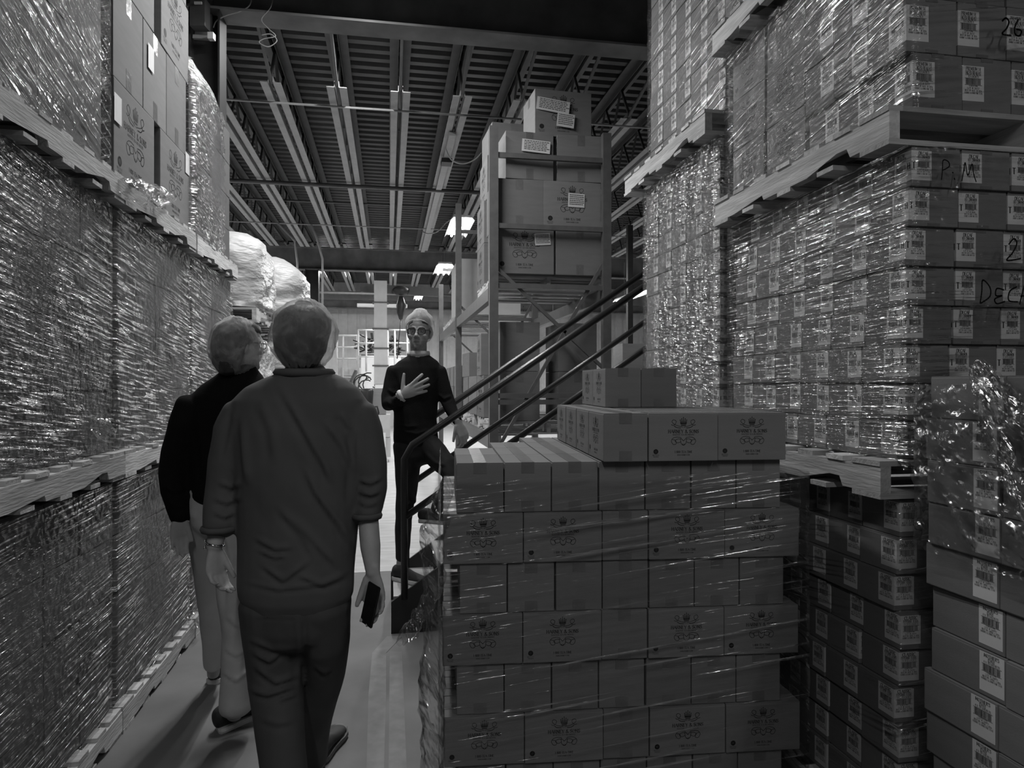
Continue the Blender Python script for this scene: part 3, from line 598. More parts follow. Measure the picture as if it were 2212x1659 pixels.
a, b = W(726, 860, 19.6), W(771, 860, 19.6); bx('machine_cabinet', (a.x, a.y, .0), (b.x, a.y+1, 1.8), M['cardpale'], 'pale machine cabinet below the left platform', 'machine')
a, b = W(772, 860, 19.4), W(806, 860, 19.4); bx('machine_cabinet', (a.x, a.y, 0), (b.x, a.y+.5, 1.75), M['white'], 'white machine cabinet left of the square duct foot', 'machine')
solo(MB().bar(W(748, 850, 18.3), W(770, 800, 18.3), .06, .2, FW), 'chute', M['joistd'], 'dark sloping chute below the left platform', 'chute')
for k, (xa, xb, l) in enumerate(((780, 808, 'dark bundle of machine parts behind railing left of the duct'), (836, 866, 'dark bundle of machine parts right of the duct'))):
    mb = MB()
    for i in range(26):
        x = rnd.uniform(xa, xb); y = rnd.uniform(730, 762); c = W(x, y, 18.6); mb.bar(c, c+Vector((rnd.uniform(-.25, .25), rnd.uniform(0, .2), rnd.uniform(-.08, .2))), .06, .03)
    a = W(xa, 766, 18.6); b = W(xb, 766, 18.6); mb.box((a.x, a.y, a.z-.05), (b.x, a.y+.4, a.z)); solo(mb, 'machine_parts', M['leaf'], l, 'machine')
    bx('machine_bed', (a.x, a.y, 1.2), (b.x, a.y+.5, a.z-.06), M['white'], 'white machine bed under the dark parts '+('left' if k == 0 else 'right')+' of the duct', 'machine')
mb = MB()
for i in range(5):
    c = W(778+5*i, 815+6*(i % 3), 17.3); r_ = .16+.05*(i % 2); mb.tube([c+Vector((r_*cos(t*pi/6), 0, r_*.8*sin(t*pi/6)-.02*t)) for t in range(-1+i, 11+i)], .016, 6)
solo(mb, 'hose_bundle', M['steel'], 'tangle of dark hoses left of the duct foot', 'hose', smooth=True)
o = empty('hoist', W(868, 640, 16.5), 'dark chain hoist hanging from a rail above the standing man', 'hoist')
MB().bar(W(780, 622, 16.5), W(950, 632, 16.5), .12, .2).build('rail', M['joistd'], o)
MB().ball(W(866, 628, 16.4), (.2, .12, .12)).build('trolley', M['steel'], o, True)
MB().tube([W(866, 640, 16.4), W(867, 660, 16.4), W(865, 676, 16.4), W(866, 690, 16.4)], [.05, .12, .08, .04], 8).build('hook_block', M['steel'], o, True)
MB().tube([W(866, 690, 16.4), W(862, 730, 16.4), W(858, 775, 16.4)], .012, 6).build('chain', M['steel'], o, True)
bx('wall_strip', tuple(W(772, 664, 24)), tuple(W(880, 657, 24)+Vector((0, .05, 0))), M['white'], 'white horizontal wall strip high across the back wall', 'wall strip')  # thin white strip in front of the back wall
# right background
a = W(1345, 800, 11.5); b = W(1400, 742, 11.5)
bx('tea_carton', (a.x, a.y, a.z), (b.x, a.y+.5, b.z), M['card'], 'carton on a far shelf seen right of the rack under the rails', 'carton'); bx('shelf_board', (a.x-.3, a.y-.1, a.z-.1), (b.x+1.4, a.y+.8, a.z), M['rack'], 'shelf board under the far right carton', 'shelf')
bx('shelf_upright', (a.x-.2, a.y+.65, 0), (a.x-.12, a.y+.75, a.z-.1), M['rack'], 'thin upright below the far right shelf board', 'shelf post'); bx('shelf_upright', (b.x+1.1, a.y, 0), (b.x+1.2, a.y+.1, a.z-.1), M['rack'], 'outer upright of the far right shelf, behind the wrapped load', 'shelf post')
a = W(1362, 700, 13); solo(MB().box((a.x-.05, a.y, 0), (a.x+.05, a.y+.1, 4.6)), 'steel_column', M['steel'], 'thin dark post far right of the rack', 'column')
# floor markings
def quadfloor(P, l, nm='floor_marking'):
    vs = [onZ(x, y, 0)+Vector((0, 0, z)) for z in (.0005, .0025) for x, y in P]; n = len(P)
    solo(MB().add(vs, [tuple(range(n, 2*n))]+[(i, (i+1) % n, n+(i+1) % n, n+i) for i in range(n)]), nm, M['paint'], l, 'floor line')
quadfloor([(836, 1375), (869, 1375), (834, 1411), (834, 1500), (826, 1800), (788, 1800), (796, 1500), (804, 1411)], 'left worn pale line painted on the floor by the front load')
quadfloor([(842, 1408), (868, 1408), (872, 1500), (884, 1800), (838, 1800), (841, 1500)], 'right worn pale line painted on the floor by the front load')
quadfloor([(722, 1459), (735, 1456), (733, 1461), (724, 1463)], 'small pale scrap lying on the floor beside the walking man', 'floor_scrap')

# ============================================================ LEFT WALL OF LOADS
LX = -1.25
cols = [(2.22, 'nearest left column'), (3.47, 'second left column'), (4.70, 'third left column')]
for ci, (y0, nm) in enumerate(cols):
    ln = 1.20
    pallet(LX-.49, y0+.60 + (.05 if ci == 0 else .01), 0, f'floor pallet under the lowest wrapped load, {nm}')
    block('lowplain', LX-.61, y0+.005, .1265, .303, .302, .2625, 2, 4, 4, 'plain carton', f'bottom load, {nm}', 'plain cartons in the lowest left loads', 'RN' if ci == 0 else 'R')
    wrap([(LX-1.0, y0-.004), (LX+.012, y0-.004), (LX+.012, y0+ln+.006), (LX-.4, y0+ln+.006)], .05, 1.168, M['filmB'], f'streaky clear film around the lowest load, {nm}', seed=ci, group=None)
    pallet(LX-.48, y0+.60 + (.06 if ci == 0 else .01), 1.185, f'middle pallet with notched stringer, {nm}')
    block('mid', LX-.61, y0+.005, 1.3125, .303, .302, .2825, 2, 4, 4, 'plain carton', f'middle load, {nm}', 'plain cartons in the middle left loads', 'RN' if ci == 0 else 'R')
    wrap([(LX-1.0, y0-.004), (LX+.012, y0-.004), (LX+.012, y0+ln+.006), (LX-.4, y0+ln+.006)], 1.22, 2.44, M['filmL'], f'glittering stretch film around the middle load, {nm}', seed=ci+4)
    pallet(LX-.48, y0+.60 + (.08 if ci == 0 else .01), 2.452, f'upper pallet with notched stringer, {nm}')
for k in range(4):
    for b in range(2): place('bigplain', LX-.195, 2.5+b*.56+jit(), 2.58+.4705*k, jit(.01), f'large carton, {ORD[k+1]} row up, {ORD[b+1]} from near end, top left load', 'large cartons under film, top left')
wrap([(LX-.9, 2.2), (LX+.015, 2.2), (LX+.015, 3.40), (LX-.4, 3.40)], 2.50, 4.47, M['filmU'], 'streaky film around the top load of the nearest left column', seed=9, amp=.008)
g = 'large unwrapped printed cartons'
for k in range(4):
    z = 2.58+.4705*k; r = ORD[k+1]
    if k % 2 == 0:
        place('big' if k == 0 else 'bigplain', LX-.195, 3.765, z, jit(.01), f'large unwrapped carton, {r} row up, near end of the second left column', g)
        place('big', LX-.195, 4.43, z, jit(.01), f'large unwrapped printed carton, {r} row up, far end beyond the dark gap', g)
    else:
        for b in range(3): place('bigplain', LX-.28, 3.68+b*.39, z, pi/2+jit(.01), f'large unwrapped carton with tape facing aisle, {r} row up, {ORD[b+1]} of three', g)
for i, (y, z, k) in enumerate(((3.52, 2.90, 0), (4.66, 3.0, 0), (3.98, 3.35, 0), (3.9, 4.1, 1))):
    x = LX+(.0026 if k == 0 else .0)
    p = slab((x if z != 3.35 else LX+.0025, y, z), (0, 1, 0), (0, 0, 1), -.045, -.06, .045, .07); solo(p, 'shipping_label', M['paper'], ['white shipping label on the lowest near unwrapped carton', 'white shipping label at the far end of the unwrapped load', 'white label on a taped carton in the second unwrapped row', 'white label high on the unwrapped load'][i], 'label')
block('lowplain', LX-.61, 4.72, 2.58, .303, .285, .2625, 2, 4, 4, 'plain carton', 'top load of third left column', 'plain cartons in the top load by the column', 'R')
def dome(u, z): return 0
o = wrap([(LX-.6, 4.70), (LX+.03, 4.70), (LX+.035, 5.2), (LX-.03, 5.85), (LX-.6, 5.85)], 2.53, 3.74, M['filmT'], 'glittering film bag over the top load beside the dark column', seed=12, amp=.014, close_top=.12, name='film_bag')
# closed top of that bag
mb = MB(); n = 16; vs = [(LX-.3, 5.28, 3.78)]
ring = [(LX-.62, 4.72), (LX-.08, 4.72), (LX-.06, 5.2), (LX-.12, 5.82), (LX-.62, 5.82)]
mb.add(vs+[(a, b, 3.70) for a, b in ring], [(0, i+1, (i+1) % 5+1) for i in range(5)]); t = mb.build('bag_top', M['shroud'], o); 
crumple([onX(262, 400, LX+.06), onX(290, 412, LX+.08), onX(330, 425, LX+.06), onX(372, 430, LX+.04)], [.03, .05, .06, .02], M['filmC'], 'torn clear film bunched on the pallet edge under the unwrapped cartons', seed=2)
crumple([onX(240, 950, LX+.05), onX(225, 925, LX+.05), onX(205, 915, LX+.04)], [.02, .04, .02], M['filmC'], 'white film tail knotted at the corner of the nearest middle load', seed=5)
crumple([onZ(405, 1345, .12), onZ(416, 1338, .14), onZ(428, 1325, .18)], [.03, .06, .03], M['filmC'], 'loose film tail at the foot of the third left column', seed=8)
# shrouded loads further down the left side
def shroud(x0, x1, y0, y1, z0, z1, l, seed, r=.22):
    bm = bmesh.new(); bmesh.ops.create_cube(bm, size=1, matrix=Matrix.Translation(((x0+x1)/2, (y0+y1)/2, (z0+z1)/2)) @ Matrix.Diagonal((x1-x0, y1-y0, z1-z0, 1)))
    top = [e for e in bm.edges if all(v.co.z > z1-.01 for v in e.verts)] + [e for e in bm.edges if abs(e.verts[0].co.z-e.verts[1].co.z) > .1]
    bmesh.ops.bevel(bm, geom=top, offset=r, segments=5, affect='EDGES', profile=.5)
    bmesh.ops.subdivide_edges(bm, edges=[e for e in bm.edges if e.calc_length() > .12], cuts=6, use_grid_fill=True); bmesh.ops.subdivide_edges(bm, edges=[e for e in bm.edges if e.calc_length() > .1], cuts=1, use_grid_fill=True)
    bmesh.ops.triangulate(bm, faces=bm.faces)
    b = Vector(((x0+x1)/2, (y0+y1)/2, z0))
    for v in bm.verts:
        d = (v.co-b); d.z *= .3; d.normalize(); c = v.co
        v.co += d*(.055*noise.noise(Vector((c.x*3+seed, c.y*3, c.z*7-c.y*2)))+.02*noise.noise(c*16)); v.co -= b
    me = bpy.data.meshes.new('plastic_shroud'); bm.to_mesh(me); bm.free(); me.materials.append(M['shroud']); me.polygons.foreach_set('use_smooth', [True]*len(me.polygons))
    o = bpy.data.objects.new('plastic_shroud', me); COL.objects.link(o); o.location = b; return tag(o, l, 'plastic cover')
shroud(-2.2, -1.12, 6.32, 7.5, 2.30, 2.98, 'crinkled white plastic bag over a high load, nearer of two', 1)
shroud(-2.05, -.92, 7.6, 8.85, 2.36, 3.0, 'crinkled white plastic bag over a high load, farther and rounder', 5, .3)
shroud(-2.2, -1.15, 6.32, 7.5, .14, .96, 'pale plastic covered load low behind the woman in black', 8, .1)
shroud(-2.05, -.95, 7.6, 8.85, .14, 2.12, 'pale plastic covered load seen between the two hairnets', 11, .1)
shroud(-2.2, -1.15, 6.32, 7.5, 1.12, 2.08, 'pale plastic covered load behind the near white bag pallet', 14, .1)
pallet(-1.66, 6.92, 2.16, 'dark pallet under the nearer white plastic bag'); pallet(-1.48, 8.25, 2.22, 'dark pallet under the farther white plastic bag')
pallet(-1.66, 6.92, .985, 'pallet between covered loads below the nearer white bag'); pallet(-1.66, 6.92, 0, 'floor pallet under the covered load behind the woman'); pallet(-1.48, 8.25, 0, 'floor pallet under the farther covered load')

# ============================================================ RIGHT SIDE LOADS
RX = 1.65
g = 'classic labelled cartons on the floor pallet'
for k in range(9):
    for a in range(4):
        for b in range(6):
            if a and b: continue
            pos = f'{ORD[b+1]} from near corner along aisle' if a == 0 else f'{ORD[a+1]} across near end'
            place('classic', RX+.0925+.1855*a+jit()+.006*sin(k*1.7), 2.03+.0935+.187*b+jit()+.010*sin(k*2.3), .1265+.1237*k, jit(.01), f'classic label carton, {ORD[k+1]} row up, {pos}', g)
pallet(RX+.46, 2.62, 0, 'floor pallet under the classic label cartons')
pallet(RX+.45, 2.61, 1.2445, 'pale notched pallet under the decaf cartons', h=.125)
g = 'decaf labelled cartons under film'
for k in range(8):
    for a in range(4):
        for b in range(6):
            if a and b: continue
            pos = f'{ORD[b+1]} from near corner along aisle' if a == 0 else f'{ORD[a+1]} across near end'
            place('decaf', RX+.0925+.1855*a+jit(.002)+.004*sin(k*2.1), 2.035-.009*k+.0935+.187*b+jit(.002), 1.3725+.1265*k, jit(.006), f'decaf label carton, {ORD[k+1]} row up, {pos}', g)
def rwrap(x, ya, yb, z0, z1, m, l, seed, xe=2.68, amp=.004): return wrap([(x+.3, yb), (x, yb), (x, ya), (xe, ya)], z0, z1, m, l, seed=seed, amp=amp)
rwrap(RX-.014, 1.952, 3.17, 1.34, 2.385, M['filmR'], 'glossy stretch film around the decaf cartons', 21)
rwrap(RX-.016, 2.01, 3.19, .10, 1.238, M['filmF'], 'clear film around the classic cartons on the floor pallet', 23)
pallet(RX+.45, 2.57, 2.3865, 'dark pallet with broken corner on top of the decaf cartons')
g = 'premium labelled cartons high under film'
for k in range(4):
    for a in range(4):
        for b in range(3):
            if a and b: continue
            pos = f'{ORD[b+1]} from near corner' if a == 0 else f'{ORD[a+1]} across near end'
            place('premium', RX+.0925+.1855*a+jit()-(.01 if k else -.01), 1.975+.0935+.187*b+jit(), 2.513+.1775*k, jit(.008), f'premium label carton, {ORD[k+1]} row up, {pos}, upper load', g)
for k in range(3):
    for b in range(2): place('wide', RX+.155+jit(), 2.70+.31*b, 2.513+.2385*k, pi+jit(.01), f'printed carton in the upper right load, {ORD[k+1]} row up, {"nearer" if b == 0 else "farther"} of two', 'printed cartons in the upper right load')
rwrap(RX-.022, 1.945, 3.17, 2.49, 3.225, M['filmR2'], 'taut film with bright pleats around the premium cartons', 25, amp=.010)
pallet(RX+.45, 2.60, 3.232, 'pale pallet topmost on the right, cut off by the frame')
for k in range(3):
    for b in range(4): place('wide', RX+.155, 2.16+.31*b, 3.3585+.2385*k, pi+jit(.01), f'printed carton above the topmost right pallet, {ORD[k+1]} row up, {ORD[b+1]} from near end', 'cartons above the topmost right pallet')
rwrap(RX-.018, 2.0, 3.28, 3.33, 4.07, M['filmR2'], 'film around the topmost right load at the edge of view', 27, amp=.008)
# far tall load
FX = 1.64
pallet(FX+.45, 3.86, 0, 'floor pallet hidden behind the tall far right load')
block('mid', FX+.0, 3.28, .1265, .303, .302, .279, 2, 4, 4, 'plain carton', 'base of far right load', 'plain cartons at the base of the far right load', 'L')
pallet(FX+.45, 3.86, 1.2445, 'middle pallet of the tall far right load')
block('far', FX, 3.26, 1.3715, .192, .2025, .1156, 4, 5, 13, 'small labelled carton', 'far right load', 'small labelled cartons in the far right load', 'L')
rwrap(FX-.014, 3.245, 4.29, 1.34, 2.872, M['filmT'], 'sparkling film around the tall far right load', 31, 2.4)
pallet(FX+.45, 3.86, 2.8765, 'upper pallet of the tall far right load')
block('far', FX+.03, 3.26, 3.0035, .192, .2025, .1156, 4, 5, 10, 'small labelled carton', 'topmost far right load', 'small labelled cartons in the topmost far right load', 'L')
rwrap(FX+.016, 3.245, 4.29, 2.97, 4.165, M['filmR2'], 'sloping film around the topmost far right load', 33, 2.4)
# mother's day stack
g = 'gift labelled cartons at the right edge'
MX = 1.615
for k in range(12):
    for a in range(3):
        for b in range(4):
            if a and b not in (3,): continue
            if a and k < 9: continue
            pos = f'{ORD[4-b]} from its far end' if a == 0 else f'far side, {ORD[a+1]} across'
            place('mother', MX+.13+.258*a+jit(.004)+.008*sin(k*1.3), .83+.129+.2575*b+jit(.003)+.012*sin(k*1.9+1), .1265+.1265*k, jit(.02), f'mother’s day label carton, {ORD[k+1]} row up, {pos}'.replace('’', "'"), g)
pallet(MX+.46, 1.36, 0, "floor pallet under the mother's day cartons")
wrap([(MX+.7, 1.885), (MX-.02, 1.885), (MX-.024, 1.5), (MX-.02, .8)], 1.12, 1.62, M['filmC'], "crumpled clear film sagging around the upper mother's day cartons", seed=41, amp=.010)
crumple([onX(2105, 790, MX-.03), onX(2125, 850, MX-.045), onX(2150, 940, MX-.04), onX(2190, 1040, MX-.04), onX(2230, 1130, MX-.05)], [.012, .022, .028, .022, .016], M['filmC'], 'rope of torn film hanging diagonally over the right edge stack', seed=11)
crumple([onX(2115, 785, MX-.0), onX(2150, 850, MX-.04), onX(2200, 900, MX-.04), onX(2250, 930, MX-.04)], [.015, .04, .04, .03], M['filmC'], 'sparkling crumple of film on the upper right edge cartons', seed=14)

# ============================================================ FRONT LOAD
FA = -R(4.56); FO = Matrix.Translation((.228, 2.397, 0)) @ Matrix.Rotation(FA, 4, 'Z'); FI = FO.inverted()
def fp(kind, x, y, z, rz, label, group): p = FO @ Vector((x, y, z)); return place(kind, p.x, p.y, p.z, FA+rz, label, group)
fx = [('1st', 0)]
for k in range(7):
    z = .1265+.1745*k; r = f'{ORD[7-k]} row down'
    if k % 2 == 0:
        off = (.005, 0, .012, .0)[k//2]
        for b in range(4):
            for i in range(7):
                if k < 6 and b and i not in (0, 6): continue
                if k == 6 and ((b >= 2 and i < 1) or (b == 3 and i < 2)): continue
                pos = f'{ORD[i+1]} from left, ' + ('front' if b == 0 else f'{ORD[b+1]} rank back')
                fp('small', off+.0835+.1675*i+jit(.0012), .139+.2795*b+jit(.001), z, jit(.004), f'plain-ended carton, {r}, {pos}, front load', 'plain-ended cartons in the front load')
    else:
        x = -.045+jit(.004); seq = (('L', .279), ('L', .279), ('E', .166), ('L', .279), ('L', .279)); n = 0
        for i, (t, wd) in enumerate(seq):
            n += 1
            if t == 'L': fp('small', x+wd/2, .083-.012+jit(.002), z, -pi/2+jit(.008), f'printed carton facing the camera, {r}, {ORD[n]} from left, front load', 'printed cartons in the front load')
            else: fp('small', x+wd/2+.0, .139-.008, z, jit(.004), f'plain-ended carton between printed ones, {r}, front load', 'plain-ended cartons in the front load')
            x += wd
        for b in range(1, 6):
            fp('small', -.045+.1395, .071+.166*b, z, -pi/2+jit(.006), f'printed carton on the left side, {r}, {ORD[b+1]} rank back, front load', 'side cartons in the front load')
            fp('small', x-.1395, .071+.166*b, z, -pi/2+jit(.006), f'printed carton on the right side, {r}, {ORD[b+1]} rank back, front load', 'side cartons in the front load')
p = FO @ Vector((.60, .58, 0)); pallet(p.x, p.y, 0, 'floor pallet under the big front load', rz=FA)
T2 = FI @ onZ(1303, 998, 1.349); tx, ty = T2.x, T2.y
for b in range(4): fp('tier', tx+.08, ty+.127+.2525*b, 1.349, jit(.01), f'loose printed carton on top tier, left column, {ORD[b+1]} from front', 'loose cartons stacked on the front load')
for i in range(2):
    for b in range(4): fp('tier', tx+.160+.1285+.2545*i+.002*b, ty+.082+.159*b+.008*i, 1.349, -pi/2+jit(.008), f'loose printed carton facing camera on top tier, {"left" if i == 0 else "right"} of two, {ORD[b+1]} rank', 'loose cartons stacked on the front load')
T3 = FI @ onZ(1307, 880, 1.5195)
for i in range(2):
    for b in range(2): fp('tier', T3.x+.080+.159*i, T3.y+.127+.253*b, 1.5195, jit(.006), f'carton of the topmost group of four, {"left" if i == 0 else "right"} {"front" if b == 0 else "back"}', 'four cartons topmost on the front load')
q = [(-.058, 1.12), (-.058, -.030), (1.262, -.030), (1.262, 1.12)]
q = [tuple((FO @ Vector((a, b, 0))).xy) for a, b in q]
wrap(q, .04, 1.305, M['filmF'], 'clear stretch film with long bright pleats around the front load', seed=51, amp=.0035)
def L3(x, y, z): return FO @ Vector((x, y, z))
crumple([L3(-.02, -.02, 1.30), L3(-.06, -.01, 1.2), L3(-.075, .02, 1.05), L3(-.075, .03, .9), L3(-.12, .05, .80)], [.02, .035, .045, .03, .02], M['filmC'], 'gathered loose film hanging at the left corner of the front load', seed=21)
crumple([L3(-.12, .05, .82), L3(-.16, .06, .75), L3(-.2, .08, .70)], [.02, .03, .012], M['filmC'], 'short film tail sticking out towards the stairs', seed=25)
crumple([L3(-.07, .0, .85), L3(-.085, .0, .6), L3(-.08, .0, .35), L3(-.09, .0, .12)], [.03, .04, .035, .03], M['filmC'], 'slack film sleeve down the lower left corner of the front load', seed=28)

# ============================================================ STAIRS
NY, FY = 4.58, 5.30; sl = .70
o = empty('steel_stairs', (.0, 4.9, 0), 'dark steel stairs with pipe rails rising behind the front load', 'stairs')
def stringer(y):
    x1 = 3.4; pts = [(.015, 0), (.015, .205), (x1, .205+(x1-.015)*sl), (x1, (x1-.015)*sl-.12), (.22, 0)]; n = len(pts)
    mb = MB(); bm = bmesh.new(); bv = [bm.verts.new((x, y+s, z)) for s in (-.012, .012) for x, z in pts]
    bm.faces.new(bv[:n]); bm.faces.new(bv[n:][::-1])
    for i in range(n): bm.faces.new((bv[i], bv[n+i], bv[n+(i+1) % n], bv[(i+1) % n]))
    bmesh.ops.recalc_face_normals(bm, faces=bm.faces)
    for v in bm.verts: v.co -= o.location
    me = bpy.data.meshes.new('stringer'); bm.to_mesh(me); bm.free(); me.materials.append(M['steel']); s_ = bpy.data.objects.new('stringer', me); COL.objects.link(s_); s_.parent = o
stringer(NY); stringer(FY)
for i in range(11):
    z = .235+.2*i; x = .03+.2857*i
    MB().box((x, NY+.013, z-.03), (x+.30, FY-.013, z)).build('tread', M['tread'], o)
rsl = .675
for y, ex, nm in ((NY, 0, 0), (FY, .0, 1)):
    xa = .10+.03*nm; zt = 1.19+.05*nm; x1 = 3.2
    MB().tube([(xa, y, .22), (xa, y, zt-.06), (xa+.05, y, zt+.03), (x1, y, zt+.03+(x1-xa-.05)*rsl)], .024, 12).build('handrail', M['rail'], o, True)
    MB().tube([(xa, y, .75+.09*nm), (x1, y, .75+.09*nm+(x1-xa)*rsl)], .022, 12).build('mid_rail', M['rail'], o, True)
    for px in (3.1,): MB().tube([(px, y, .2+px*sl-.05), (px, y, zt+(px-xa)*rsl-.0)], .022, 10).build('rail_post', M['rail'], o, True)
MB().box((.04, NY+.02, .0), (.06, FY-.02, .19)).build('riser_plate', M['joist'], o)

# ============================================================ PALLET RACK
XA, XB = .945, 2.02
yf = [6.30, 9.55, 12.8]
def upright(x, y, h, lab=None): pass
def frame(y, h, l, full):
    o = empty('rack_frame', ((XA+XB)/2, y, 0), l, 'rack frame', 'rack frames along the aisle')
    for x in (XA, XB):
        s = 1 if x == XA else -1; mb = MB().box((x-.04, y-.035, 0), (x+.04, y-.031, h)).box((x-.04, y-.031, 0), (x-.036, y+.035, h)).box((x+.036, y-.031, 0), (x+.04, y+.035, h)).box((x-.06, y-.06, 0), (x+.06, y+.06, .008))
        p = mb.build('upright', M['rack'], o); mb = MB(); z = .3
        while z < h-.05: mb.box((x+s*.012-.006, y-.0365, z), (x+s*.012+.006, y-.0352, z+.022)); mb.box((x-.0412, y-.008, z), (x-.0402, y+.008, z+.022)); z += .076
        mb.build('slots', M['dark'], p)
    for z in ((.35, .89, 1.43, 1.49, 2.50, 3.05, 3.70) if full else (.9, 2.5, 3.7)): MB().box((XA+.036, y-.02, z), (XB-.036, y+.02, z+.045)).build('strut', M['rack'], o)
    for a, b in (((XA, 2.72), (XB, 1.75)), ((XA, .95), (XB, 2.80)), ((XA, 1.6), (XA+.01, 1.62)))[:2]: MB().bar((a[0], y+.022, a[1]), (b[0], y+.022, b[1]), .035, .03).build('brace', M['rack'], o)
frame(yf[0], 3.98, 'near end frame of the steel pallet rack with crossed braces', 1)
frame(yf[1], 4.1, 'second steel rack frame down the aisle', 0); frame(yf[2], 3.45, 'third steel rack frame down the aisle, shorter', 0)
for i in range(2):
    for z in (1.02, 2.40):
        for x, s in ((XA-.0, 'aisle side'), (XB, 'wall side')):
            mb = MB().box((x-.03, yf[i]+.04, z), (x+.03, yf[i+1]-.04, z+.12)).box((x-.045, yf[i]+.036, z-.05), (x-.03, yf[i]+.04, z+.15))
            solo(mb, 'rack_beam', M['rack'], f'{"upper" if z > 2 else "lower"} steel rack beam on the {s}, {"near" if i == 0 else "far"} bay', 'rack beam', 'rack beams')
# loads in the rack
pallet(1.50, 7.05, 2.522, 'pallet on the rack top beams under the printed cartons', rz=0)
G = 'large cartons on top of the rack'; zz = 2.65
XR = 1.26
def rk(kind, px0, py0, z, rz, l, d=6.42, dx=0):                         # px0: left image edge of its near face
    p = W(px0, 500, d); wd = .56 if abs(rz+pi/2) < .3 else .46; dp = .46 if wd == .56 else .56
    place(kind, p.x+wd/2, 6.365+dp/2, z, rz, l, G)
rk('rackbox', 1070, 0, 2.65, -pi/2, 'large printed carton bottom left on the rack top')
rk('rackplain', 1208, 0, 2.65, 0, 'large plain taped carton bottom right on the rack top')
rk('rackplain', 1070, 0, 3.092, 0, 'large plain taped carton, middle left on the rack top')
rk('rackbox', 1179, 0, 3.092, -pi/2, 'large printed carton with white slip, middle right on the rack top')
rk('rackplain', 1090, 0, 3.534, 0.05, 'large carton with long white label, third row left on rack')
rk('rackplain', 1214, 0, 3.534, -.04, 'large plain carton third row right on the rack, past the dark gap')
place('rackbox', W(1205, 200, 6.8).x, 6.67, 3.976, -pi/2+.22-.17, 'topmost large printed carton on the rack with two white slips', G)
place('rackbox', XA+.26, 7.45, 2.65, 0, 'large carton on the aisle side of the rack top, bottom row', G); place('rackbox', XA+.26, 7.45, 3.092, 0, 'large carton on the aisle side of the rack top, middle row', G)
place('rackbox', XA+.28, 7.35, 3.534, 0, 'large carton on the aisle side of the rack top, third row', G); place('rackshort', XA+.30, 7.25, 3.976, 0.05, 'dark plain carton on the aisle side topmost of the rack', G)
def slip(px, py, w_, h_, d, rz, l, lines=6):
    p = onY(px, py, d); ux = Vector((cos(rz), sin(rz)*.05, -sin(rz)*.9)).normalized(); uy = Vector((-ux.z*-1*0+sin(rz)*.9, 0, cos(rz))).normalized()
    ux = (Vector((CC, -CS, 0))*0+Vector((1, 0, 0)))*cos(rz)-UP*sin(rz); uy = UP*cos(rz)+Vector((1, 0, 0))*sin(rz)
    o = solo(slab(p, ux, uy, -w_/2, -h_/2, w_/2, h_/2, .0015), 'paper_slip', M['paper'], l, 'label'); q = []
    for i in range(lines):
        y = h_*(.38-.8*i/lines); x = -w_*.42
        while x < w_*.38: k = rnd.uniform(.03, .12)*w_; q.append([(x, y-h_*.03), (x+k, y-h_*.03), (x+k, y+h_*.03), (x, y+h_*.03)]); x += k+.02*w_
    t = flat(q, p-o.location, ux, uy, .003).build('slip_print', M['ink2'], base=Z0); t.parent = o
slip(1158, 316, .27, .115, 6.350, .06, 'long white label on the third row carton of the rack')
slip(1245, 433, .16, .13, 6.360, .03, 'white printed slip on the middle right rack carton'); slip(1172, 517, .15, .11, 6.360, -.08, 'white printed slip on the bottom left rack carton')
slip(1195, 228, .32, .12, 6.415, .12, 'long white packing label on the topmost rack carton'); slip(1222, 260, .17, .13, 6.412, .10, 'square white slip on the topmost rack carton, lower right')
pallet(1.50, 7.05, 1.142, 'pallet on the lower rack beams')
G = 'cartons in the lower rack bay'; z = 1.27
for k in range(2):
    rk2 = W(1069, 700, 6.55); place('bigplain', rk2.x+.24, 6.75, z+.4705*k, pi/2-pi/2+0, f'shadowed carton left in the lower rack bay, {"bottom" if k == 0 else "top"}', G)
    place('bigplain', rk2.x+.82, 6.80, z+.4705*k, 0, f'shadowed carton right in the lower rack bay, {"bottom" if k == 0 else "top"}', G)
for k, (y, z, kd, l) in enumerate(((7.4, 1.27, 'rackbox', 'carton on the aisle side of the lower bay, bottom near'), (8.1, 1.27, 'rackplain', 'narrow carton on the aisle side of the lower bay, bottom far'),
        (7.5, 1.712, 'rackbox', 'printed carton on the aisle side of the lower bay, leaning top'), (8.85, 1.27, 'rackplain', 'carton beyond the leaning one in the lower bay'), (8.85, 1.712, 'rackshort', 'short carton stacked beyond the leaning one'))):
    place(kd, XA+.25, y, z, [0, .04, -.05, 0, .05][k], l, 'aisle side cartons in the lower rack bay')
pallet(1.50, 8.6, 1.142, 'second pallet on the lower rack beams')
for k in range(3): place('rackplain', XA+.25, 10.1+.72*k, 1.142, jit(.03), f'carton {["nearest", "in the middle", "farthest"][k]} in the far lower rack bay', 'cartons in the far rack bay')
for k in range(3): place('rackshort', XA+.25, 10.1+.72*k, 1.584, jit(.03), f'short carton on top in the far lower rack bay, {["nearest", "middle", "farthest"][k]}', 'cartons in the far rack bay')
pallet(1.50, 10.6, 2.522, 'pallet on the upper beams of the far rack bay')
a = Vector((XA+.05, 10.1, 2.65)); bx('tall_load', a, (XB-.1, 11.2, 3.45), M['cardpale'], 'pale tall load high in the far rack bay', 'carton')
pallet(1.50, 12.0, 2.522, 'farthest pallet on the upper rack beams')
for z, l in ((.02, 'floor level'), (.28, 'second level')):
    for k in range(2): place('lowplain', XA+.25+.5*k, 6.75, z, jit(.05), f'carton under the lower rack beams, {l}, {"aisle" if k == 0 else "wall"} side', 'cartons under the rack')
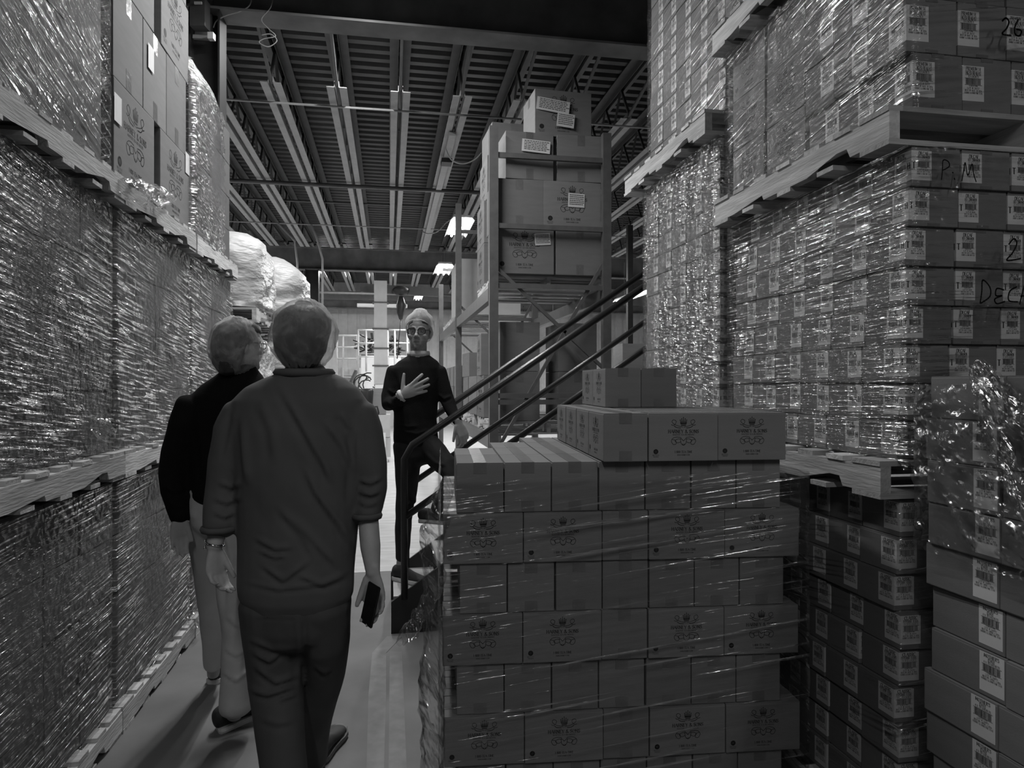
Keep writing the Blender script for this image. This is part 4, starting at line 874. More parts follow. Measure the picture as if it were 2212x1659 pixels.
for k in range(6): q = rnd.uniform(-.1, .1); solo(MB().box((1.15+.12*k, 6.5, .56+.03*k), (1.5+.1*k, 6.8+q, .585+.03*k)), 'flattened_carton', M['cardpale'], f'flattened carton in the pile under the rack, {ORD[k+1]} from the floor', 'flat cardboard', 'flattened cartons under the rack')

# ============================================================ PEOPLE
def proj(v):
    d = v.x*CS+v.y*CC; r = v.x*CC-v.y*CS; return (1106+F*r/d, 829.5-F*(v.z-H)/d, d)
def hand(mb, o, f, t, n, s=1., curl=(.3, .3, .3, .3), spread=(.1, .02, -.06, -.14), thumb=(.75, .66, .1), tcurl=.25, fat=1.):
    f, t, n = [Vector(q).normalized() for q in (f, t, n)]; o = Vector(o)
    mb.loft([(o-f*.03*s, t*.027*s, n*.020*s), (o, t*.028*s, n*.018*s), (o+f*.03*s, t*.037*s, n*.0175*s), (o+f*.062*s, t*.042*s, n*.015*s), (o+f*.088*s, t*.042*s, n*.012*s)], 18)
    for i, (a, b, L, r) in enumerate(((.086, .032, (.044, .026, .020), .0088), (.092, .011, (.049, .030, .022), .009), (.089, -.010, (.045, .028, .021), .0087), (.080, -.030, (.035, .021, .018), .0078))):
        d0 = (f*cos(spread[i])+t*sin(spread[i])).normalized(); p = o+f*a*s+t*b*s; pts = [p-d0*.02*s, p]; c = 0
        for j, l in enumerate(L): c += curl[i]*(.7, 1.1, .8)[j]; p = p+(d0*cos(c)+n*sin(c))*l*s; pts.append(p)
        r *= fat; mb.limb(pts, [r*1.05*s, r*1.1*s, r*1.04*s, r*.94*s, r*.82*s], t, 10)
    td = (f*thumb[0]+t*thumb[1]+n*thumb[2]).normalized(); p = o+f*.015*s+t*.022*s+n*.004*s; pts = [p]; c = 0
    for j, l in enumerate((.044, .033, .026)):
        q = (td*cos(c)+(f*.8+n*.6)*sin(c)).normalized(); p = p+q*l*s; pts.append(p); c += tcurl
    mb.limb(pts, [.0155*s, .013*s, .0108*s, .0088*s], n, 10)
HEADR = [(.002, .026, .078, .020), (.022, .044, .088, -.02), (.045, .055, .090, -.055), (.075, .064, .088, -.080), (.105, .070, .084, -.093), (.135, .0735, .085, -.100), (.165, .074, .084, -.102), (.195, .068, .072, -.094), (.218, .054, .050, -.074), (.232, .034, .022, -.045)]
def head(mb, c, fw, s=1., up=UP):
    """c: point on the neck axis at chin height"""
    fw = Vector(fw).normalized(); up = Vector(up).normalized(); rt = fw.cross(up).normalized(); up = rt.cross(fw); P = lambda x, y, z: Vector(c)+(rt*x+fw*y+up*z)*s
    mb.loft([(P(0, (f+b)/2, z), rt*hw*s, fw*(f-b)/2*s) for z, hw, f, b in HEADR], 28)
    mb.limb([P(0, .086, .124), P(0, .098, .105), P(0, .110, .086)], [.0085*s, .0095*s, .0125*s], rt, 10)
    for x in (-1, 1):
        mb.ball(P(x*.013, .098, .081), .0085*s, 8)
        mb.limb([P(x*.012, .084, .137), P(x*.036, .080, .141), P(x*.058, .062, .134)], [.009*s, .0095*s, .008*s], up, 8)      # brow
        mb.limb([P(x*.045, .066, .092), P(x*.052, .052, .080)], [.018*s, .018*s], up, 8)                                     # cheek
        mb.loft([(P(x*.076, -.012, .078), fw*.008*s, rt*.005*s), (P(x*.080, -.014, .10), fw*.015*s, rt*.006*s), (P(x*.083, -.018, .125), fw*.019*s, rt*.006*s), (P(x*.08, -.016, .138), fw*.012*s, rt*.005*s)], 10)
    mb.limb([P(-.021, .083, .052), P(-.008, .0895, .0535), P(0, .0905, .0525), P(.008, .0895, .0535), P(.021, .083, .052)], [.003*s, .0052*s, .005*s, .0052*s, .003*s], up, 8)
    mb.limb([P(-.018, .083, .0435), P(0, .089, .0415), P(.018, .083, .0435)], [.003*s, .0062*s, .003*s], up, 8)
    mb.ball(P(0, .078, .016), (.018*s,)*3, 10)
    return P
def px_limb(mb, pts, k=1., side=None, n=18):
    """pts: (x, y, depth, radius px)"""
    mb.limb([W(x, y, d) for x, y, d, r in pts], [(r*d/F*k) if not isinstance(r, tuple) else (r[0]*d/F*k, r[1]*k) for x, y, d, r in pts], side, n)
def px_torso(mb, rings, side, k=1., dk=0.):
    side = Vector(side).normalized(); fr = UP.cross(side)
    mb.loft([(W(x, y, d), side*(hw*d/F*k-dk), fr*(hd*k-dk)) for x, y, d, hw, hd in rings], 32)
def folds(o, me, lines, base, wr=.003, wscale=14, seed=0):
    """cloth folds: ridges along drawn lines on the side that the lines were seen on, plus small wrinkles"""
    L_ = [([Vector(p) for p in pts], w_, a) for pts, w_, a in lines]
    nr = [v.normal.copy() for v in me.vertices]; cam_ = Vector((0, 0, H))
    for v, n in zip(me.vertices, nr):
        g = v.co+base; d = 0
        if n.dot(cam_-g) > -.05*(cam_-g).length:
            X, Y, _ = proj(g); q = Vector((X, Y))
            for pts, w_, a in L_:
                best = None
                for i in range(len(pts)-1):
                    ab = pts[i+1]-pts[i]; t = max(0., min(1., (q-pts[i]).dot(ab)/ab.length_squared)); r = q-(pts[i]+ab*t)
                    if best is None or r.length < best[0]:
                        sg = 1 if ab.x*r.y-ab.y*r.x > 0 else -1; tt = (i+t)/(len(pts)-1); best = (r.length, sg*r.length, tt)
                if best[0] < 4*w_:
                    e = min(1, best[2]*4+.05, (1-best[2])*4+.05); s_ = best[1]; d += a*e*(math.exp(-(s_/w_)**2)-.75*math.exp(-((s_-1.7*w_)/w_)**2))
        d += wr*noise.noise(Vector((g.x*wscale+g.z*wscale*.4, g.y*wscale, g.z*wscale*.55+seed)))
        v.co += n*d
def skinmats(o, me, test):
    for p in me.polygons:
        k = test(p.center)
        if k: p.material_index = k
def net(parent, c, r, wr, seed, name='hairnet', squash=None):
    """bouffant cap: pleated thin ball gathered at a rim"""
    mb = MB(); mb.ball(c, r, 84); c = Vector(c)
    for i, v in enumerate(mb.v):
        d = v-c; u = Vector((d.x/r[0], d.y/r[1], d.z/r[2])); a = math.atan2(u.y, u.x)
        k = 1+wr*(noise.noise(u*2.2+Vector((seed, 0, 0)))+.6*noise.noise(Vector((a*5, u.z*1.2, seed)))+.35*noise.noise(u*9))
        q_ = noise.noise(u*3.1+Vector((seed*2, a*.4, 0))); k += .030*math.exp(-(q_/.07)**2)+.014*math.exp(-(noise.noise(u*5.3+Vector((0, seed, 3)))/.06)**2)
        if u.z < -.6: k *= 1+.06*sin(a*26)*(-.6-u.z)
        if squash: k *= squash(u)
        mb.v[i] = c+d*k
    return mb.build(name, M['net'], parent, True)
def shoe(parent, heel, toe, w_=.048, h=.075, m='shoe', sm='sole', up=UP):
    heel, toe = Vector(heel), Vector(toe); f = (toe-heel).normalized(); sd = f.cross(Vector(up)).normalized(); u = sd.cross(f); L = (toe-heel).length
    mb = MB(); n = 9; top = []
    prof = [(0, .75, .95), (.06, .85, 1.0), (.2, .86, 1.), (.36, .84, .86), (.52, .92, .66), (.7, 1.05, .52), (.86, 1., .42), (.96, .72, .34), (1., .35, .25)]
    mb.loft([(heel+f*L*a+u*(.016+h*z*.5), sd*w_*ww, u*h*z*.5) for a, ww, z in prof], 18)
    o = mb.build('shoe', M[m], parent, True); remesh(o, .008, 3)
    mb = MB(); P = [(a, ww) for a, ww, z in [(-.03, .5, 0)]+prof+[(1.03, .2, 0)]]; k = len(P); vs = []
    for zz, g in ((.0, 1.0), (.012, 1.12), (.026, 1.08)): vs += [heel+f*L*a+sd*w_*ww*g+u*(zz+.012*(a > .9)) for a, ww in P]+[heel+f*L*a-sd*w_*ww*g+u*(zz+.012*(a > .9)) for a, ww in P[::-1]]
    K = 2*k; mb.add(vs, [tuple(range(K))[::-1], tuple(range(2*K, 3*K))]+[(l*K+i, l*K+(i+1) % K, (l+1)*K+(i+1) % K, (l+1)*K+i) for l in (0, 1) for i in range(K)])
    s_ = mb.build('sole', M[sm], o if 0 else parent, False); return o

# ---------------- walking man in the grey shirt, seen from behind
pa = empty('person', W(640, 1700, 2.62)*1.0, 'person in loose grey shirt and hairnet walking away, holding a dark phone', 'person'); pa.location.z = 0
D = 2.6
tor = [(657, 800, D, 46, .062), (655, 818, D, 88, .085), (652, 838, D, 122, .105), (648, 866, D, 146, .125), (646, 930, D, 148, .145), (646, 1010, D, 139, .15), (645, 1100, D, 131, .15), (641, 1200, D, 127, .155), (640, 1262, D, 125, .16), (640, 1284, D, 122, .16)]
armL = [(520, 890, D, 38), (505, 930, D, 42), (494, 1000, D+.0, 42), (485, 1060, D, 41), (479, 1110, D-.02, 38), (474, 1143, D-.04, 34)]
foreL = [(480, 1112, D-.02, 20), (470, 1150, D-.04, 20), (462, 1182, D-.06, 17)]
armR = [(778, 890, D, 36), (789, 930, D, 39), (798, 1000, D, 38), (801, 1055, D, 35), (796, 1095, D, 32), (792, 1118, D-.02, 29)]
foreR = [(799, 1080, D, 18), (795, 1115, D-.01, 22), (800, 1180, D-.05, 22), (806, 1240, D-.08, 15)]
legL = [(585, 1300, D, (64, .135)), (588, 1380, D, (62, .12)), (594, 1450, D, (58, .10)), (599, 1510, D-.03, (55, .09)), (606, 1580, D-.08, (52, .08)), (614, 1660, D-.13, (50, .075)), (618, 1745, D-.17, (47, .07)), (622, 1800, D-.18, (44, .07))]
legR = [(700, 1300, D, (58, .135)), (703, 1380, D+.03, (52, .115)), (700, 1450, D+.10, (45, .09)), (692, 1510, D+.16, (38, .08)), (684, 1570, D+.24, (31, .065)), (682, 1640, D+.30, (24, .06))]
mb = MB(); px_torso(mb, tor, RT, .9, .008)
px_limb(mb, [(657, 735, D, 34), (657, 775, D, 34), (656, 815, D, 40)])
P = head(mb, W(658, 795, D)-FW*.0, FW, 1.0)
for a in (armL, armR): px_limb(mb, a, .75)
px_limb(mb, foreL); px_limb(mb, foreR)
for l in (legL, legR): px_limb(mb, l, .8, RT)
px_limb(mb, [(614, 1700, D-.14, 32), (620, 1830, D-.18, 24), (620, 1845, D-.22, 22)]); px_limb(mb, [(683, 1600, D+.27, 20), (686, 1648, D+.33, 17)])
wr_ = W(806, 1240, D-.08); hand(mb, wr_, -UP+RT*.08, -RT*.9+FW*.25, -FW-RT*.2, 1.02, (.42, .48, .52, .6), (.12, .03, -.05, -.12), (.9, .42, .15), .12)
wl = W(464, 1188, D-.06); hand(mb, wl, -UP+RT*.06, RT*.55+FW*.8, RT*.85-FW*.5, .98, (.5, .62, .68, .75), (.03, .01, -.02, -.05), (.9, .25, .35), .2)
body = mb.build('body', M['skin'], pa); remesh(body, .0055, 3)
mb = MB(); px_torso(mb, tor, RT)
for a in (armL, armR): px_limb(mb, a, 1, RT)
FA_ = [([(604, 831), (658, 925), (705, 1009), (722, 1050)], 8, .011), ([(658, 1005), (684, 1063), (734, 1132), (763, 1185)], 8, .012), ([(700, 905), (740, 960), (765, 1020)], 8, .009), ([(735, 890), (762, 930)], 7, .008),
 ([(525, 900), (530, 990), (536, 1050)], 9, .010), ([(770, 900), (772, 1000), (765, 1100)], 9, .010), ([(560, 860), (590, 930), (600, 1010)], 11, .006), ([(548, 1161), (596, 1184), (633, 1181)], 6, .008), ([(555, 1188), (596, 1203), (618, 1198)], 5, .007),
 ([(562, 1218), (612, 1252), (670, 1208)], 6, .008), ([(640, 1240), (700, 1262), (750, 1240)], 6, .008), ([(530, 1256), (600, 1272), (690, 1262), (755, 1230)], 5, .006), ([(630, 1110), (690, 1180), (740, 1230)], 8, .008), ([(600, 1090), (650, 1150), (690, 1215)], 8, .007),
 ([(462, 1075), (490, 1085), (520, 1072)], 6, .009), ([(460, 1105), (485, 1116), (510, 1105)], 5, .008), ([(470, 1040), (500, 1052), (520, 1040)], 6, .007), ([(775, 1035), (800, 1043), (825, 1030)], 5, .008), ([(772, 1060), (800, 1068), (820, 1060)], 5, .008), ([(775, 1085), (795, 1092), (815, 1086)], 4, .006), ([(510, 870), (500, 940), (490, 1000)], 7, .006)]
o = mb.build('shirt', M['shirt'], pa); remesh(o, .0085, 5, lambda ob, me: folds(ob, me, FA_, pa.location, .005, 11, 3))
mb = MB(); n = 24
for i in range(n):
    pass
def ringband(pa_, c, a, b, hgt, th, m, name, tilt=0., seed=0):
    """a standing band (collar, cuff, waistband) around centre c; a, b half axes; hgt vector"""
    c, a, b, hgt = Vector(c), Vector(a), Vector(b), Vector(hgt); mb = MB(); n = 32; vs = []
    for k, (f_, s_) in enumerate(((0, 1.), (.5, 1.+th*.6), (1, 1.), (1, 1-th), (.5, 1-th*.6), (0, 1-th))):
        for j in range(n): t = 2*pi*j/n; q = noise.noise(Vector((cos(t)*2, sin(t)*2, seed)))*.05; vs.append(c+hgt*f_+(a*cos(t)+b*sin(t))*(s_+q))
    fs = [(k*n+j, k*n+(j+1) % n, ((k+1) % 6)*n+(j+1) % n, ((k+1) % 6)*n+j) for k in range(6) for j in range(n)]
    return mb.add(vs, fs).build(name, M[m], pa_, True)
ringband(pa, W(657, 814, D), RT*.105, FW*.082, UP*.030-FW*.0, .16, 'shirt', 'shirt_collar')
for (x, y, d, r) in ((474, 1140, D-.04, 35), (792, 1112, D-.02, 30)):
    ringband(pa, W(x, y+8, d), RT*r*d/F*1.05, FW*r*d/F*1.05, UP*.022, .12, 'shirt', 'sleeve_cuff')
TA = [([(535, 1380), (589, 1400), (650, 1405)], 6, .008), ([(545, 1410), (582, 1429), (613, 1403)], 5, .008), ([(549, 1437), (596, 1474), (646, 1457)], 6, .010), ([(538, 1487), (579, 1500), (636, 1481)], 6, .011), ([(600, 1512), (640, 1500)], 5, .008), ([(545, 1335), (600, 1330), (650, 1333)], 3, .004), ([(655, 1320), (660, 1400), (655, 1500)], 7, -.01), ([(680, 1440), (700, 1455), (712, 1445)], 5, .007), ([(560, 1550), (600, 1562), (640, 1555)], 7, .005)]
mb = MB(); px_torso(mb, [(641, 1268, D, 112, .14), (642, 1310, D, 112, .145), (644, 1350, D, 110, .14)], RT)
for l in (legL, legR): px_limb(mb, l, 1, RT)
o = mb.build('trousers', M['trous'], pa); remesh(o, .009, 5, lambda ob, me: folds(ob, me, TA, pa.location, .005, 10, 8))
h0 = onZ(686, 1663, .0); h0 = W(686, 1663, 2.96); h0.z = 0.0
shoe(pa, h0, h0+FW*.27+RT*.03, sm='soled'); h1 = W(618, 1800, 2.5); h1.z = 0.06
shoe(pa, h1-FW*.06, h1+FW*.2-UP*.055, sm='soled')
def hairshell(pa_, P, sd, fd, rings, m, name='hair'):
    mb = MB(); mb.loft([(P(0, (a+b)/2, z), sd*w_, fd*(a-b)/2) for z, w_, a, b in rings], 32)
    for i, v in enumerate(mb.v): mb.v[i] = v+Vector((noise.noise(v*30), noise.noise(v*30+Vector((5, 0, 0))), 0))*.006
    return mb.build(name, M[m], pa_, True)
hairshell(pa, P, RT, FW, [(.02, .070, .0, -.088), (.06, .090, .01, -.108), (.10, .100, .03, -.122), (.14, .104, .07, -.126), (.18, .100, .10, -.120), (.21, .080, .080, -.098), (.228, .055, .05, -.07), (.236, .03, .02, -.04)], 'hair')
net(pa, P(0, -.018, .124), (.121, .132, .132), .075, 3, squash=lambda u: 1+.03*max(0, -u.z))
# bracelet
mb = MB(); c = W(463, 1172, D-.06)
mb.tube([c+RT*.031*cos(t*pi/8)+FW*.026*sin(t*pi/8)+UP*(.004*sin(t*pi/8)-.008*cos(t*pi/8)) for t in range(17)], .0042, 8)
for t in (7, 8, 9, 0): mb.ball(c+RT*.033*cos(t*pi/8)-FW*.026*abs(sin(t*pi/8))+UP*(-.012-.006*(t > 7)), .0058, 8)
mb.build('bracelet', M['chrome'], pa, True)
# phone in the right hand
pc = W(800, 1306, D-.128); ax = (W(790, 1356, D-.128)-W(811, 1258, D-.128)).normalized(); sx = (RT-ax*RT.dot(ax)).normalized(); nz = ax.cross(sx)
bm = bmesh.new(); bmesh.ops.create_cube(bm, size=1, matrix=Matrix.Diagonal((.072, .148, .009, 1))); bmesh.ops.bevel(bm, geom=bm.edges[:], offset=.0035, segments=3, affect='EDGES')
me = bpy.data.meshes.new('phone'); bm.to_mesh(me); bm.free(); me.materials.append(M['glass']); o = bpy.data.objects.new('phone', me); COL.objects.link(o)
rx = (sx*.72-FW*.69).normalized(); rz_ = rx.cross(ax).normalized(); o.matrix_world = Matrix.Translation(pc) @ Matrix((rx, ax, rz_)).transposed().to_4x4()
tag(o, 'dark phone held low in the right hand of the walking person', 'phone')

# ---------------- person in black ahead on the left
pb = empty('person', W(480, 1600, 3.3), 'person in black sweater, khaki trousers and hairnet, by the wrapped loads', 'person'); pb.location.z = 0
D = 3.3; sdB = (RT*.92-FW*.38).normalized(); fwB = UP.cross(sdB); fwB = fwB if fwB.dot(FW) > 0 else -fwB
tor = [(520, 792, D, 34, .055), (516, 812, D, 58, .07), (505, 832, D, 85, .09), (495, 856, D, 100, .11), (488, 920, D, 96, .125), (482, 990, D, 86, .12), (476, 1040, D, 74, .12), (474, 1072, D, 68, .125)]
armL = [(412, 872, D, 30), (398, 915, D, 33), (384, 975, D, 33), (377, 1020, D-.02, 32), (378, 1060, D-.05, 29), (386, 1100, D-.08, 24), (390, 1120, D-.10, 21)]
armR = [(578, 872, D+.05, 28), (588, 960, D+.08, 28), (590, 1030, D+.05, 25), (590, 1100, D, 20)]
legR = [(500, 1090, D, (40, .12)), (506, 1180, D, (40, .10)), (512, 1280, D-.02, (38, .09)), (514, 1380, D-.06, (34, .075)), (513, 1450, D-.10, (34, .075)), (511, 1528, D-.13, (35, .09))]
legL = [(452, 1090, D, (40, .12)), (452, 1180, D+.08, (38, .10)), (460, 1280, D+.18, (34, .085)), (463, 1360, D+.26, (27, .07)), (462, 1430, D+.36, (21, .065))]
mb = MB(); px_torso(mb, tor, sdB, .9, .006); px_limb(mb, [(530, 750, D, 27), (524, 785, D, 27), (518, 815, D, 32)])
hd = (FW*.72+RT*.69).normalized(); P = head(mb, W(536, 799, D)-hd*.035, hd, .98)
for a in (armL, armR): px_limb(mb, a, .72)
for l in (legL, legR): px_limb(mb, l, .8, RT)
px_limb(mb, [(513, 1490, D-.12, 18), (506, 1545, D-.1, 17)]); px_limb(mb, [(462, 1410, D+.34, 14), (461, 1455, D+.42, 13)])
hand(mb, W(388, 1118, D-.11), -UP-RT*.02, RT*.8+FW*.6, RT*.55-FW*.8, 1.0, (.35, .38, .42, .48), (.015, .0, -.01, -.02), (.95, .32, .1), .05)
hand(mb, W(590, 1104, D), -UP, -RT*.8+FW*.4, -FW*.9, .95)
body = mb.build('body', M['skin'], pb); remesh(body, .0065, 3)
mb = MB(); px_torso(mb, tor, sdB)
for a in (armL, armR): px_limb(mb, a, 1, RT)
o = mb.build('sweater', M['sweat'], pb); remesh(o, .010, 5, lambda ob, me: folds(ob, me, [([(350, 1050), (380, 1062), (410, 1050)], 5, .008), ([(360, 1085), (385, 1095), (405, 1088)], 4, .006), ([(430, 900), (440, 980), (445, 1040)], 8, .008)], pb.location, .007, 9, 5))
mb = MB(); px_torso(mb, [(474, 1056, D, 62, .115), (475, 1090, D, 66, .12), (478, 1130, D, 64, .12)], RT)
for l in (legL, legR): px_limb(mb, l, 1, RT)
TB = [([(485, 1140), (500, 1200), (496, 1290)], 6, .008), ([(500, 1230), (520, 1260), (540, 1240)], 6, .008), ([(490, 1330), (512, 1350), (540, 1340)], 6, .008), ([(485, 1400), (510, 1415), (540, 1400)], 5, .008), ([(482, 1450), (510, 1470), (545, 1440)], 5, .01), ([(478, 1100), (480, 1200), (486, 1330)], 6, -.012)]
o = mb.build('trousers', M['khaki'], pb); remesh(o, .010, 5, lambda ob, me: folds(ob, me, TB, pb.location, .006, 10, 2))
q = W(474, 1572, 3.24); q.z = 0.0; shoe(pb, q, q+(RT*.8+FW*.62).normalized()*.29+UP*.05, .05, .10)
q = W(459, 1478, 3.75); q.z = 0.0; shoe(pb, q, q+FW*.27+RT*.04, .045, .10)
rb = hd.cross(UP).normalized()
hairshell(pb, P, rb, hd, [(-.005, .070, -.03, -.105), (.03, .088, -.015, -.125), (.06, .094, .0, -.132), (.10, .096, .015, -.134), (.14, .096, .06, -.132), (.18, .093, .095, -.124), (.21, .082, .085, -.104), (.232, .058, .055, -.07), (.240, .03, .02, -.04)], 'hair')
net(pb, P(0, -.026, .115), (.118, .130, .135), .06, 9, squash=lambda u: 1+.06*max(0, -u.z-.1))
# glasses of that person
mb = MB(); e = P(.034, .098, .122); rt = hd.cross(UP).normalized()
for s in (-1, 1):
    c = P(s*.034, .100, .120); mb.tube([c+rt*.024*cos(t*pi/8)+UP*.019*sin(t*pi/8) for t in range(17)], .0018, 6)
    mb.tube([P(s*.060, .095, .126), P(s*.078, .03, .128), P(s*.079, -.02, .12)], .0022, 6)
mb.tube([P(-.011, .103, .124), P(.011, .103, .124)], .002, 6); mb.build('glasses', M['dark'], pb, True)

# ---------------- man standing on the stairs facing the camera
D = 4.92
pc_ = empty('person', W(880, 1250, D), 'person in dark crew sweater, glasses and hairnet gesturing on the stairs', 'person'); pc_.location.z = .235
tor = [(905, 766, D, 21, .058), (905, 773, D, 31, .072), (903, 780, D, 43, .085), (901, 795, D, 53, .10), (899, 830, D, 53, .115), (898, 870, D, 49, .11), (897, 905, D, 46, .11), (898, 935, D, 48, .12), (900, 955, D, 49, .125)]
armR = [(853, 800, D, 17), (847, 825, D, 18), (841, 855, D-.02, 18), (841, 872, D-.05, 17), (852, 872, D-.12, 15), (862, 862, D-.17, 13), (867, 856, D-.19, 12)]
armL = [(948, 800, D, 16), (956, 830, D, 17), (963, 858, D-.01, 16), (972, 880, D-.04, 14), (983, 900, D-.08, 12), (989, 910, D-.10, 10.5)]
legR = [(880, 960, D, (30, .12)), (880, 1000, D, (28, .11)), (878, 1060, D-.02, (23, .085)), (874, 1100, D-.03, (19, .075)), (871, 1150, D, (17, .07)), (869, 1205, D+.01, (15, .06))]
legL = [(920, 960, D, (28, .12)), (944, 985, D-.08, (27, .105)), (968, 1010, D-.16, (23, .08)), (978, 1026, D-.2, (20, .075)), (966, 1060, D-.12, (18, .07)), (944, 1098, D-.02, (14, .06))]
mb = MB(); px_torso(mb, tor, RT, .9, .006); px_limb(mb, [(904, 740, D, 18), (904, 760, D, 18), (904, 778, D, 22)])
hd = (-FW*1.-RT*.05).normalized(); P = head(mb, W(904, 755, D)+FW*.01, hd, 1.04, UP+RT*.03)
for a in (armL, armR): px_limb(mb, a, .72)
for l in (legL, legR): px_limb(mb, l, .8, RT)
px_limb(mb, [(869, 1200, D, 11), (866, 1226, D, 11)]); px_limb(mb, [(944, 1090, D-.03, 11), (936, 1112, D, 10)])
w0 = W(869, 853, D-.20); f_ = (RT*.86+UP*.42-FW*.15).normalized(); t_ = (UP*.86-RT*.42).normalized()
px_limb(mb, [(852, 872, D-.12, 10), (866, 856, D-.195, 9.5)]); px_limb(mb, [(980, 895, D-.07, 9.5), (990, 912, D-.105, 8.5)])
hand(mb, w0, f_, t_, FW-RT*.1, 1.12, (.16, .13, .15, .2), (.30, .07, -.08, -.22), (.50, .9, .1), .05, 1.28)
w1 = W(991, 914, D-.11); hand(mb, w1, (RT*.36-UP*.93), (-RT*.75-FW*.6-UP*.2), (-RT*.6+FW*.75), 1.06, (.5, .5, .55, .6), (.08, .02, -.04, -.1), (.85, .45, .25), .25, 1.15)
body = mb.build('body', [M['skin'], M['stub'], M['lips']], pc_)
def t_face(ob, me):
    for p in me.polygons:
        g = p.center+pc_.location; q = g-P(0, 0, 0); y = q.dot(hd); z = q.z/1.04; x = q.dot(hd.cross(UP))
        if y > -.01 and -.01 < z < .075 and abs(x) < .075 and (g-W(904, 735, D)).length < .2:
            if (x/.022)**2+((z-.048)/.0085)**2 < 1 and y > .08: p.material_index = 2
            elif z < .034 or (.0605 < z < .069 and abs(x) < .024) or (abs(x) > .034 and z < .055): p.material_index = 1
remesh(body, .0048, 2, t_face)
mb = MB(); px_torso(mb, tor, RT)
for a in (armL, armR): px_limb(mb, a, 1, RT)
o = mb.build('sweater', M['knit'], pc_); remesh(o, .008, 5, lambda ob, me: folds(ob, me, [([(838, 840), (850, 850), (862, 845)], 3, .008), ([(835, 865), (850, 878), (870, 872)], 3, .007), ([(945, 850), (960, 862), (975, 855)], 3, .007), ([(865, 930), (900, 938), (935, 926)], 3, .009), ([(862, 918), (880, 922), (905, 920)], 3, .006), ([(860, 800), (870, 850), (866, 900)], 5, .006)], pc_.location, .005, 14, 7))
mb = MB(); px_torso(mb, [(899, 940, D, 43, .11), (899, 960, D, 46, .12), (899, 985, D, 44, .12)], RT)
for l in (legL, legR): px_limb(mb, l, 1, RT)
o = mb.build('trousers', M['denim'], pc_); remesh(o, .009, 4, lambda ob, me: folds(ob, me, [([(885, 1060), (896, 1085), (905, 1070)], 3, .008), ([(862, 1070), (878, 1090), (893, 1084)], 3, .007), ([(915, 975), (940, 1000), (965, 1005)], 4, .007), ([(862, 1190), (872, 1198), (884, 1192)], 3, .006)], pc_.location, .006, 14, 4))
ringband(pc_, W(904, 771, D), RT*.078, FW*.066, UP*.040, .10, 'collar', 'shirt_collar', seed=4)
cu = W(866, 856, D-.19); a_ = f_.cross(FW).normalized(); ringband(pc_, cu-f_*.012, a_*.042, FW*.036, f_*.028, .15, 'collar', 'shirt_cuff', seed=2)
q = W(857, 1247, D); q.z = .237; q = W(856, 1240, D); q.z = .237; shoe(pc_, q-RT*.005, q+(RT*.80-FW*.55).normalized()*.285, .048, .095)
q = W(909, 1124, D+.02); q.z = .637; shoe(pc_, q, q+(RT*.92-FW*.3).normalized()*.27, .046, .09)
# face details
for s in (-1, 1):
    e = MB().ball(P(s*.032, .0735, .121), .0118, 12).build('eye', M['eye'], pc_, True); MB().ball(P(s*.032, .0828, .1205), .0036, 8).build('pupil', M['dark'], e if 0 else pc_, True)
    MB().limb([P(s*.014, .092, .143), P(s*.034, .089, .1475), P(s*.054, .073, .142)], [.0016, .0026, .0015], UP, 8).build('eyebrow', M['hairb'], pc_, True)
rt = hd.cross(UP).normalized(); mb = MB()
for s in (-1, 1):
    c = P(s*.034, .100, .119); pts = []
    for t in range(25):
        a = 2*pi*t/24; ca, sa = cos(a), sin(a); pts.append(c+rt*.0265*math.copysign(abs(ca)**.75, ca)+UP*.0215*math.copysign(abs(sa)**.8, sa)-hd*.004*abs(ca))
    mb.tube(pts, .0032, 6); mb.tube([P(s*.061, .094, .128), P(s*.079, .04, .130), P(s*.082, -.02, .120)], .0026, 6)
mb.tube([P(-.009, .103, .125), P(0, .106, .127), P(.009, .103, .125)], .0024, 6); mb.build('glasses', M['dark'], pc_, True)
mb = MB(); mb.loft([(P(0, -.022, .095), rt*.078, hd*.076), (P(0, -.020, .14), rt*.084, hd*.088), (P(0, -.012, .175), rt*.084, hd*.094), (P(0, -.012, .21), rt*.074, hd*.080), (P(0, -.014, .235), rt*.05, hd*.052)], 24)
o = mb.build('hair', M['hairb'], pc_, True)
mb = MB(); rr = [(.075, .080, .050, -.035), (.10, .091, .060, -.035), (.14, .104, .082, -.025), (.165, .106, .098, -.016), (.20, .102, .100, -.012), (.23, .086, .084, -.012), (.255, .052, .05, -.014)]
mb.loft([(P(0, yc, z), rt*a, hd*b) for z, a, b, yc in rr], 40)
c0 = P(0, 0, .15)
for i, v in enumerate(mb.v):
    d = v-c0; a = math.atan2(d.dot(hd), d.dot(rt)); y = d.dot(hd); z = d.dot(UP)
    xx = d.dot(rt)
    if y > .03 and z < .040-5.5*xx*xx: v = v-hd*(y-.03)*.85                          # open in front of the face
    mb.v[i] = v+d.normalized()*.006*(noise.noise(Vector((a*6, z*12, 3)))+.5*noise.noise(v*45))
o = mb.build('hairnet', M['net'], pc_, True)
mb = MB(); mb.tube([P(.089*cos(t), -.012+.104*sin(t), (.135+.062*sin(t) if sin(t) > 0 else .135+.065*sin(t))) for t in [2*pi*k/32 for k in range(33)]], .003, 6); mb.build('hairnet_band', M['collar'], pc_, True)

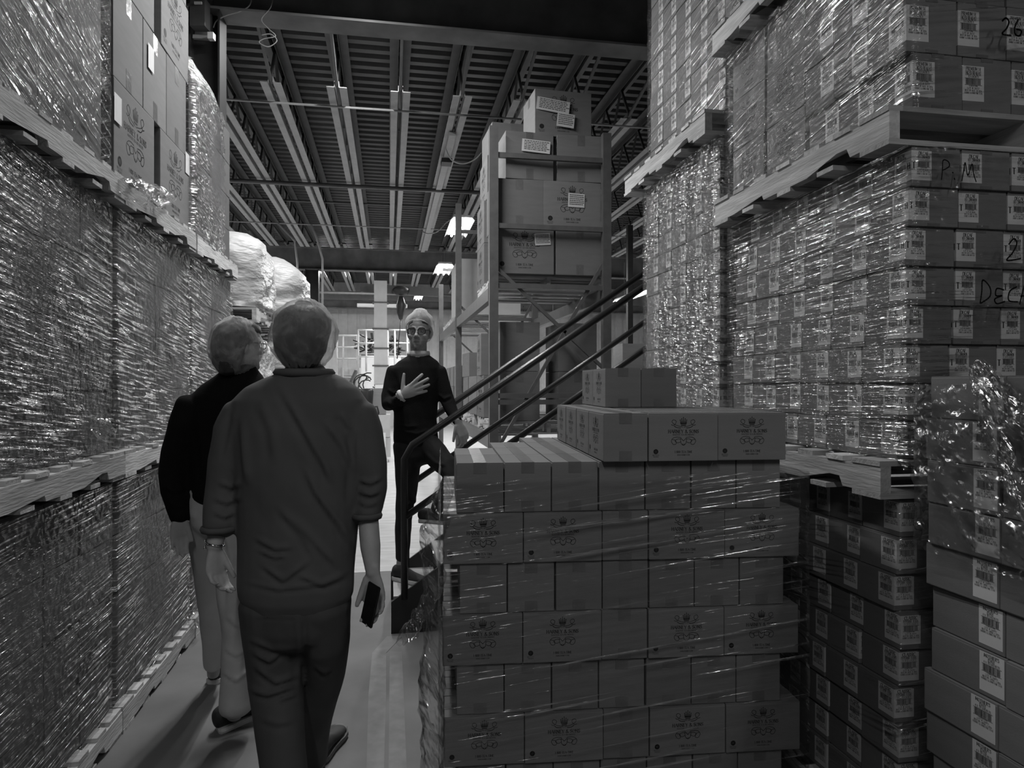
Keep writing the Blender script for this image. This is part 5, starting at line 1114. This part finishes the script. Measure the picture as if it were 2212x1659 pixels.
# ============================================================ handwriting on the film
def scribble(o3, ux, sc, strokes, w_, l):
    q = []
    for st in strokes: curl(q, [(x*sc, y*sc) for x, y in st], w_, 5)
    p = Vector(o3); o = solo(flat(q, p, ux, (0, 0, 1), .0), 'marker_writing', M['marker'], l, 'writing'); return o
S_P = [[(.1, 0), (.16, .5), (.2, 1), (.5, .95), (.55, .7), (.2, .5)]]; COLON = [[(.75, .42), (.78, .38)], [(.85, .12), (.88, .05)]]
S_M = [[(1.3, 0), (1.4, .5), (1.5, .95), (1.65, .3), (1.9, .9), (2.0, .4), (2.15, .0)]]
def front(px, py, yy=1.935): return onY(px, py, yy)
scribble(front(2030, 388), (1, 0, 0), .062, S_P+COLON+S_M, .004, 'handwritten marker letters P and M on the top decaf cartons')
DEC = [[(.12, 0), (.2, .5), (.25, 1), (.6, .7), (.6, .3), (.15, 0)], [(1.3, .6), (.95, .65), (.9, .35), (1.2, .35), (.85, .2), (.95, .0), (1.35, .1)], [(1.95, .75), (1.6, .55), (1.55, .15), (2.0, .1)], [(2.1, 0), (2.4, .9), (2.65, 0)], [(2.15, .35), (2.6, .4)]]
scribble(front(2112, 655), (1, 0, 0), .075, DEC, .005, 'handwritten marker word DECA on the fifth decaf row')
scribble(front(2165, 75, 1.925), (1, 0, 0), .055, [[(0, .8), (.25, 1), (.45, .8), (.3, .4), (0, .05), (.6, 0)], [(1.1, 1), (.85, .5), (.9, .1), (1.2, .05), (1.3, .35), (.95, .4)]], .006, 'handwritten marker number 26 on the upper load film')
scribble(front(2175, 565), (1, 0, 0), .075, [[(.1, .75), (.35, 1), (.5, .8), (.3, .4), (.0, .05), (.7, .15)]], .005, 'handwritten marker figure 2 at the right frame edge')
scribble(front(1972, 1175, 2.005), (1, 0, 0), .085, [[(.3, 0), (.4, .5), (.45, .95), (.2, .95), (.1, .6), (.4, .5)], [(.8, .1), (.85, .9)], [(.85, .9), (1.05, .4)], [(1.1, .1), (1.35, .8)], [(1.1, .75), (1.35, .1)]], .005, 'handwritten marker letters on the top row of classic cartons')
